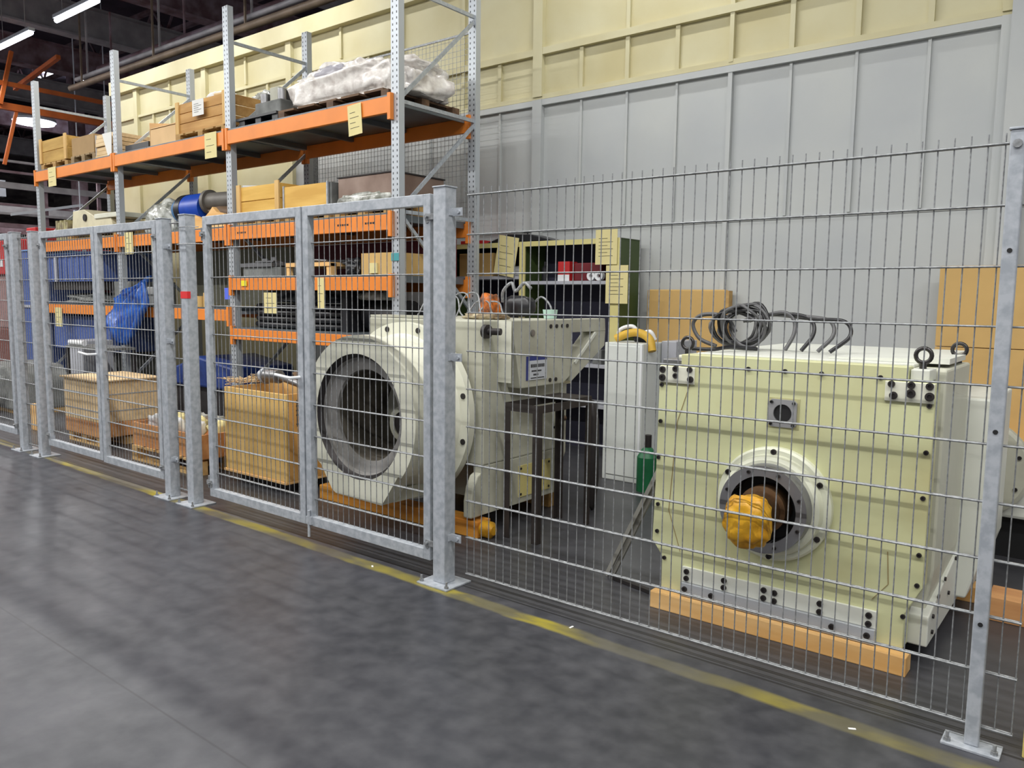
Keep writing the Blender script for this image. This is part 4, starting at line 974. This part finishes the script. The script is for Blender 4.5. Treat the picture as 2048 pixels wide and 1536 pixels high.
MB().box(-1.87, -1.73, 3.48, 3.62, 1.728, 1.92).build('red_carton', red_m, t, bevel=.003); MB().box(-1.87, -1.73, 3.478, 3.48, 1.728, 1.79).build('white_band', white_pl, t)
box1('dark_red_case', 'dark red case behind the red and white box', 'case', -1.70, -1.38, 3.52, 3.78, 1.728, 1.905, dred, .01)
for k, x in enumerate((-1.48, -1.39)):
    tag(MB().ring((x, 3.46+.02, 1.775), (x, 3.53, 1.775), .045, .02, 20).build('tape_roll', white_pl), '%s white tape roll beside the dark red case' % ('left', 'right')[k], 'tape roll', 'white tape rolls')
t = thing('bottle', 'dark narrow bottle on the upper right shelf of the green cabinet', 'bottle', (-2.1, 3.6, 1.727))
MB().lathe((-2.1, 3.58, 1.728), (0, 0, 1), [(0, .035), (.13, .035), (.16, .014), (.2, .014), (.2, 0)], 16).build('body', plastic_b, t)
tag(MB().blob((-2.5, 3.6, 1.83), (.14, .1, .06), 111, .3, 3, 3, .046).build('white_cloth', white_pl), 'white cloth bundle on the upper left shelf', 'cloth')
t = thing('black_cap_hat', 'flat black cap shaped cover lying on top of the green cabinet', 'cover', (-2.35, 3.6, 2.13))
MB().prism([(-2.85, 2.132), (-2.55, 2.22), (-2.25, 2.21), (-1.92, 2.132)], 1, 3.5, 3.75).build('cover', plastic_b, t, bevel=.01)
MB().cyl((-2.4, 3.6, 2.245), (-2.3, 3.6, 2.245), .012, 8).cyl((-2.35, 3.6, 2.215), (-2.35, 3.6, 2.245), .008, 6).build('knob', plastic_b, t)
tag(MB().box(-3.2, -2.88, 3.5, 3.8, 2.131, 2.17).build('red_folder', red_m), 'flat red folder on the left top of the green cabinet', 'folder')
for k, (x, m, h, lab) in enumerate(((-1.66, steel, .22, 'grey perforated bracket standing on the machine side shelf'), (-1.45, concrete_g, .14, 'small grey steel block beside the perforated bracket'))):
    tag(MB().box(x, x+.10, 3.5, 3.6, .913, .913+h).build('steel_block', m, bevel=.003), lab, 'block')
box1('storage_unit', 'grey drawer unit on the lower cabinet shelf behind the bracket arm', 'drawer unit', -2.1, -1.72, 3.48, 3.8, .913, 1.08, shelfgrey, .005)

# white electrical column
t = thing('control_column', 'tall white sheet metal cabinet between the two machines', 'cabinet', (-.63, 2.9, 0))
MB().box(-.82, -.45, 2.70, 3.10, 0, 1.185).build('body', mat('column_white', (214, 218, 214), .45, var=.05), t, bevel=.006)
MB().box(-.79, -.475, 2.692, 2.70, .05, 1.16).build('door', mat('column_white', (0, 0, 0)), t, bevel=.003)
MB().box(-.475, -.455, 2.69, 2.70, .02, 1.18).build('hinge_strip', white_pl, t)
t = thing('yellow_cover', 'yellow foam strip and white hoses on top of the white cabinet', 'foam', (-.6, 2.9, 1.186))
MB().tube([(-.76, 2.78, 1.215), (-.66, 2.80, 1.26), (-.56, 2.82, 1.27), (-.46, 2.82, 1.22), (-.42, 2.80, 1.12)], .035, 10).build('foam_strip', yel2, t)
MB().tube([(-.78, 2.85, 1.21), (-.76, 2.85, 1.29), (-.66, 2.88, 1.32), (-.6, 2.9, 1.26), (-.5, 2.9, 1.28), (-.46, 2.92, 1.21)], .018, 8).build('white_hose', white_pl, t)
tag(MB().blob((-.60, 2.98, 1.225), (.09, .06, .05), 115, .3, 3, 3, .038).build('black_glove', plastic_b), 'black glove behind the yellow foam strip', 'glove')
t = thing('gas_bottle', 'green bottle with dark valve on the floor left of the cream machine', 'gas bottle', (-.30, 2.55, 0))
MB().lathe((-.30, 2.55, 0), (0, 0, 1), [(0, 0), (0, .085), (.28, .085), (.34, .05), (.36, .03)], 24).build('body', greenm, t)
MB().cyl((-.30, 2.55, .36), (-.30, 2.55, .46), .03, 12).build('valve', dark_st, t)
box1('grey_small_box', 'pale grey box standing behind the white cabinet', 'box', -.44, -.30, 3.0, 3.4, 0, 1.20, shelfgrey, .005)
t = thing('flat_carton', 'flat tan carton leaning on the wall behind the cables', 'carton', (-.62, 3.85, 0))
MB().box(-1.04, -.24, 3.82, 3.90, 0, 1.65).build('body', cardb, t, bevel=.012); MB().box(-.238, -.20, 3.82, 3.90, 0, 1.64).build('brown_edge', wd_t, t)
t = thing('flat_carton', 'large flat tan carton on an orange stillage at the right', 'carton', (2.1, 3.8, .42))
MB().box(1.53, 2.75, 3.70, 3.80, .42, 1.215).build('lower_sheet', cardb, t, bevel=.004); MB().box(1.53, 2.75, 3.70, 3.80, 1.22, 1.83).build('upper_sheet', cardb, t, bevel=.004)
t = thing('orange_stillage', 'orange steel stillage under the large flat carton', 'stillage', (2.1, 3.6, 0))
MB().box(1.5, 2.8, 3.45, 3.5, .34, .42).box(1.5, 2.8, 3.5, 3.82, .38, .42).build('rail', mat('stillage_orange', (236, 164, 40), .5), t)
for x in (1.5, 2.74):
    for y in (3.45, 3.76): MB().box(x, x+.06, y, y+.05, 0, .34).build('leg', dark_st, t)
tag(MB().tube([(2.26, 3.66, 1.34), (2.25, 3.64, 1.20), (2.19, 3.64, 1.08), (2.15, 3.64, 1.02)], .02, 8).build('grey_cable_end', concrete_g), 'short grey cable hanging in front of the large flat carton', 'cable')

# ================================================================ MACHINE 2 (cream spindle head)
def bolt(t, x, y, z, r, nm='socket_bolt', m=None, d=.008):
    return MB().ring((x, y-d, z), (x, y, z), r, r*.5, 16).cyl((x, y-d*.4, z), (x, y, z), r*.5, 10).build(nm, m or dark_st, t)
def machine2():
    cx, cz = 1.49, .627
    t = thing('spindle_head', 'cream square spindle head machine behind the large mesh panel', 'machine', (1.5, 1.2, .085))
    Y = .44
    out = [(.93, .09), (2.06, .09), (2.06, .245), (2.12, .37), (2.12, 1.225), (2.015, 1.225), (2.015, 1.285), (1.0, 1.285), (1.0, 1.225), (.885, 1.225), (.88, .62), (.872, .33), (.93, .255)]
    MB().prism(out, 1, Y, .53).build('front_plate', cream_m, t, bevel=.004)
    MB().box(.93, 2.05, .53, .60, .12, 1.20).build('gap_plate', dark_st, t)
    MB().prism([(.90, .16), (2.10, .16), (2.13, .40), (2.13, 1.27), (.90, 1.27)], 1, .60, 1.18).build('body', mat('body_cream_grey', (206, 206, 188), .45, var=.06), t, bevel=.01)
    MB().prism([(.98, .12), (2.18, .12), (2.24, .34), (2.24, 1.10), (.98, 1.10)], 1, 1.181, 1.86).build('rear_body', white_m, t, bevel=.01)
    MB().prism([(.54, .085), (.54, .22), (1.45, .40), (1.75, .40), (1.75, .20), (1.3, .085)], 0, 2.05, 2.135).build('side_foot', white_m, t, bevel=.006)
    MB().box(1.0, 2.0, .62, 1.95, 1.271, 1.285).build('top_plate', white_m, t, bevel=.003)
    MB().prism([(1.62, 1.286), (2.12, 1.286), (2.12, 1.31), (1.62, 1.292)], 1, .70, 1.1).build('top_wedge', white_m, t)
    # corner blocks
    MB().box(.885, 1.0, .47, .60, 1.226, 1.255).build('corner_block', steel, t, bevel=.004)
    MB().box(2.018, 2.09, .46, .60, 1.226, 1.275).build('corner_block', white_m, t, bevel=.004)
    for x0, x1 in ((.889, 1.075), (1.93, 2.116)):
        MB().box(x0, x1, Y-.006, Y, 1.14, 1.223).build('corner_pad', offw, t, bevel=.002)
    for x, z, r in ((.905, 1.205, .016), (.975, 1.212, .015), (.975, 1.178, .013), (1.05, 1.212, .014), (.905, 1.165, .017), (1.055, 1.165, .016),
                    (2.03, 1.212, .015), (2.03, 1.178, .018), (2.098, 1.212, .015), (2.10, 1.17, .018), (1.965, 1.165, .016), (1.955, 1.212, .014)):
        bolt(t, x, Y-.006, z, r)
    for x, z in ((.9, 1.128), (2.10, 1.132), (.9, .945), (.895, .76), (.9, .52), (.9, .38), (.945, .25), (2.10, .94), (2.10, .75), (2.10, .51), (2.10, .38), (2.055, .235), (1.34, 1.235), (1.51, 1.235), (1.67, 1.235), (1.91, 1.235)):
        bolt(t, x, Y, z, .010, 'cap_screw')
    # small square port
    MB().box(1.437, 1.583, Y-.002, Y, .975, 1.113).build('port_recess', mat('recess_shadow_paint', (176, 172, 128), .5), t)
    MB().ring((1.51, Y-.010, 1.044), (1.51, Y, 1.044), .060, .040, 28).build('port_rim', steel, t)
    pl = MB(); n = 28; inn = [(1.51+.042*math.cos(2*math.pi*i/n), 1.044+.042*math.sin(2*math.pi*i/n)) for i in range(n)]
    ou = []
    for i in range(n):
        a = 2*math.pi*i/n; c, s_ = math.cos(a), math.sin(a); k = .063/max(abs(c), abs(s_)); ou.append((1.51+c*k, 1.044+s_*k))
    pl.add([(x, Y-.012, z) for x, z in ou]+[(x, Y-.012, z) for x, z in inn], [(i, (i+1) % n, n+(i+1) % n, n+i) for i in range(n)])
    pl.add([(x, Y-.012, z) for x, z in ou]+[(x, Y, z) for x, z in ou], [(i, (i+1) % n, n+(i+1) % n, n+i) for i in range(n)])
    pl.add([(x, Y-.012, z) for x, z in inn]+[(x, Y, z) for x, z in inn], [(i, (i+1) % n, n+(i+1) % n, n+i) for i in range(n)])
    pp = pl.build('port_plate', mat('port_grey', (168, 168, 170), .4, .4, var=.1), t)
    MB().cyl((1.51, Y-.004, 1.044), (1.51, Y-.001, 1.044), .042, 28).build('port_hole', black, t)
    for sx in (-1, 1):
        for sz in (-1, 1): bolt(t, 1.51+sx*.05, Y-.012, 1.044+sz*.05, .007, 'cap_screw', black) if False else bolt(pp, 1.51+sx*.05, Y-.012, 1.044+sz*.05, .007, 'cap_screw', black)
    # spindle flange stack
    fg = MB().lathe((cx, Y, cz), (0, -1, 0), [(0, .262), (.030, .262), (.040, .252), (.040, .232), (.075, .225), (.085, .21), (.085, .18)], 72).build('flange', mat('flange_white', (216, 218, 198), .4, var=.05), t)
    for k in range(6):
        a = R(90+60*k); bolt(fg, cx+.243*math.cos(a), Y-.040, cz+.243*math.sin(a), .013)
    bc = MB().ring((cx, Y-.16, cz), (cx, Y-.085, cz), .197, .150, 64).build('bearing_cover', mat('cover_grey', (128, 128, 132), .4, .4, var=.12), t)
    for k in range(8):
        a = R(22+45*k); bolt(bc, cx+.175*math.cos(a), Y-.16, cz+.175*math.sin(a), .008, 'cap_screw')
    MB().lathe((cx, Y-.16, cz), (0, 1, 0), [(0, .150), (.10, .150), (.10, 0)], 48).build('dark_recess', black, t)
    MB().lathe((cx, Y-.06, cz), (0, -1, 0), [(0, .105), (.10, .105), (.105, .085), (.20, .082), (.205, .07), (.27, .07)], 40).build('shaft', brownm, t)
    # lower strip
    us = MB().box(1.05, 1.955, Y-.014, Y, .155, .232).build('upper_strip', white_m, t, bevel=.002)
    ls = MB().box(1.05, 1.955, Y-.030, Y, .086, .154).build('lower_strip', steel_l, t, bevel=.002)
    for x, z in ((1.075, .21), (1.075, .175), (1.27, .21), (1.27, .175), (1.465, .21), (1.515, .208), (1.465, .172), (1.515, .170), (1.72, .21), (1.72, .172), (1.925, .21), (1.925, .172)):
        bolt(us, x, Y-.014, z, .0135)
    for x in (1.075, 1.215, 1.78, 1.925): bolt(ls, x, Y-.03, .125, .0135)
    # side screws
    for y, z in ((.62, .20), (.72, .26), (.86, .30), (.62, .13), (.98, .20), (1.12, .33)):
        MB().cyl((2.135, y, z), (2.143, y, z), .010, 8).build('cap_screw', dark_st, t)
    # stained dribbles
    b = MB(); b.bar((1.05, Y-.0015, 1.14), (.99, Y-.0015, .95), .003, .002).bar((.99, Y-.0015, .95), (.96, Y-.0015, .50), .003, .002).bar((.96, Y-.0015, .5), (1.03, Y-.0015, .30), .003, .002)
    b.build('drip_line', mat('brown_stain', (150, 128, 84), .6), t)
    b = MB(); b.bar((1.98, Y-.0015, .50), (1.99, Y-.0015, .36), .003, .002).bar((1.99, Y-.0015, .36), (1.93, Y-.0015, .28), .003, .002)
    b.build('drip_line', MATS['brown_stain'], t)
    for i, (x, y) in enumerate(((.945, .62), (2.05, .53), (2.12-.03, 1.12))):
        z = 1.275+.055
        ring = [(x+.030*math.cos(2*math.pi*k/20), y, z+.030*math.sin(2*math.pi*k/20)) for k in range(20)]
        MB().tube(ring, .009, 8, True).cyl((x, y, 1.25), (x, y, z-.032), .014, 10).build('eyebolt', mat('eyebolt_dark', (70, 68, 68), .3, .7), t)
steel_l = mat('light_steel_strip', (186, 190, 196), .4, .3, var=.08)
machine2()
tag(MB().blob((1.50, .095, .62), (.100, .076, .112), 121, .14, 2.4, 4, 1, .85).build('yellow_wrapping', yel), 'yellow plastic bag tied round the spindle shaft end', 'bag')
box1('timber_skid', 'long orange pine timber under the front of the cream spindle head', 'timber', .90, 2.09, .375, .47, 0, .084, wd_o, .004)
box1('timber_skid', 'rear timber under the cream spindle head', 'timber', .95, 2.2, 1.5, 1.62, 0, .084, wd_o, .004)
# cable coil on machine 2
t = thing('cable_coil', 'tangled coil of dark grey cables on top of the cream spindle head', 'cable coil', (1.2, 1.05, 1.286))
rr = random.Random(12)
for k in range(9):
    rx = rr.uniform(.10, .16); rz_ = rr.uniform(.08, .115); cx = 1.09+rr.uniform(-.05, .05); cy = 1.0+rr.uniform(-.05, .05); tl = rr.uniform(-.5, .5); path = []
    ph = rr.uniform(0, 6)
    for i in range(28):
        a = 2*math.pi*i/28; u = rx*math.cos(a); v = rz_*math.sin(a)
        path.append((cx+u*math.cos(tl)-v*.2*math.sin(ph), cy+u*math.sin(tl)*.8+.03*math.sin(2*a+ph), 1.30+.012+rz_+v+.01*math.sin(3*a+ph)))
    MB().tube(path, .0085, 7, True).build('loop', plastic_b if k % 2 else mat('grey_cable', (84, 84, 86), .4), t)
MB().tube([(.94, .98, 1.30), (.84, .98, 1.34), (.80, .98, 1.42), (.86, .98, 1.47), (.98, 1.0, 1.46), (1.04, 1.0, 1.38)], .011, 8).build('loop', MATS['grey_cable'], t)
for k, (x, w_) in enumerate(((1.30, .10), (1.36, .16), (1.42, .22), (1.45, .30))):
    MB().tube([(1.08, 1.0+.03*k, 1.44), (1.2, 1.02+.02*k, 1.475), (x, 1.0, 1.49-.01*k), (x+w_*.5, 1.0, 1.45), (x+w_*.62, .97, 1.38), (x+w_*.35, .93, 1.30)], .010, 8).build('hanging_cable', (MATS['grey_cable'], plastic_b)[k % 2], t)
MB().tube([(.95, .66, 1.30), (1.05, .7, 1.30), (1.1, .8, 1.31), (1.2, .9, 1.30)], .010, 8).build('cable_tail', plastic_b, t)
# leaning bars and flat bar on the floor
for k in range(2):
    tag(MB().bar((.50+.028*k, .62+.02*k, .006), (.845+.02*k, .60+.02*k, .72), .018, .022).build('leaning_bar', mat('bar_grey', (164, 162, 154), .45, .3, var=.2)), '%s of two thin grey bars leaning on the cream spindle head' % ('left', 'right')[k], 'bar', 'two leaning bars')
tag(MB().bar((.55, .60, .012), (.90, .52, .012), .03, .018).build('floor_bar', dark_st), 'short dark flat bar lying on the floor by the leaning bars', 'bar')
# machine 3 behind, right
t = thing('flange_motor', 'grey white machine with round flange behind the right fence post', 'machine', (2.4, 2.6, .22))
MB().box(2.02, 3.1, 2.42, 3.1, .26, .62).build('body', white_m, t, bevel=.02)
MB().lathe((2.02, 2.42, .56), (0, -1, 0), [(0, .30), (.06, .30), (.07, .28), (.07, .16), (.02, .15)], 48).build('flange', offw2, t)
MB().cyl((2.02, 2.41, .56), (2.02, 2.36, .56), .15, 32).build('dark_bore', dark_st, t)
MB().box(1.86, 2.1, 2.30, 2.42, .30, .84).build('side_plate', offw2, t, bevel=.01)
for k in range(8):
    a = R(20+45*k); bolt(t, 2.02+.25*math.cos(a), 2.35, .56+.25*math.sin(a), .012, 'cap_screw')
MB().box(2.1, 3.0, 2.5, 3.0, 0, .26).build('plinth', black, t)
box1('timber_block', 'brown timber block on the floor behind the right fence post', 'timber', 2.26, 2.7, 1.3, 1.5, 0, .12, wd_r, .004)
box1('yellow_post', 'pale yellow post edge at the lower right corner of the picture', 'post', 2.535, 2.62, .0, .085, 0, 1.0, mat('pale_yellow_post', (224, 204, 120), .6, var=.25, scale=12), .004)
# small litter
for k, (x, y, lab) in enumerate(((2.03, -.18, 'white scrap of paper on the floor near the right post'), (.74, -.09, 'small pale chip on the floor by the middle of the mesh panel'), (-.62, -.12, 'tiny pale chip under the right leaf of the nearest gate'))):
    tag(MB().box(-.013, .013, -.005, .005, 0, .002, Matrix.Translation((x, y, .0005)) @ Matrix.Rotation(.5+k, 4, 'Z')).build('litter_scrap', paper), lab, 'scrap')
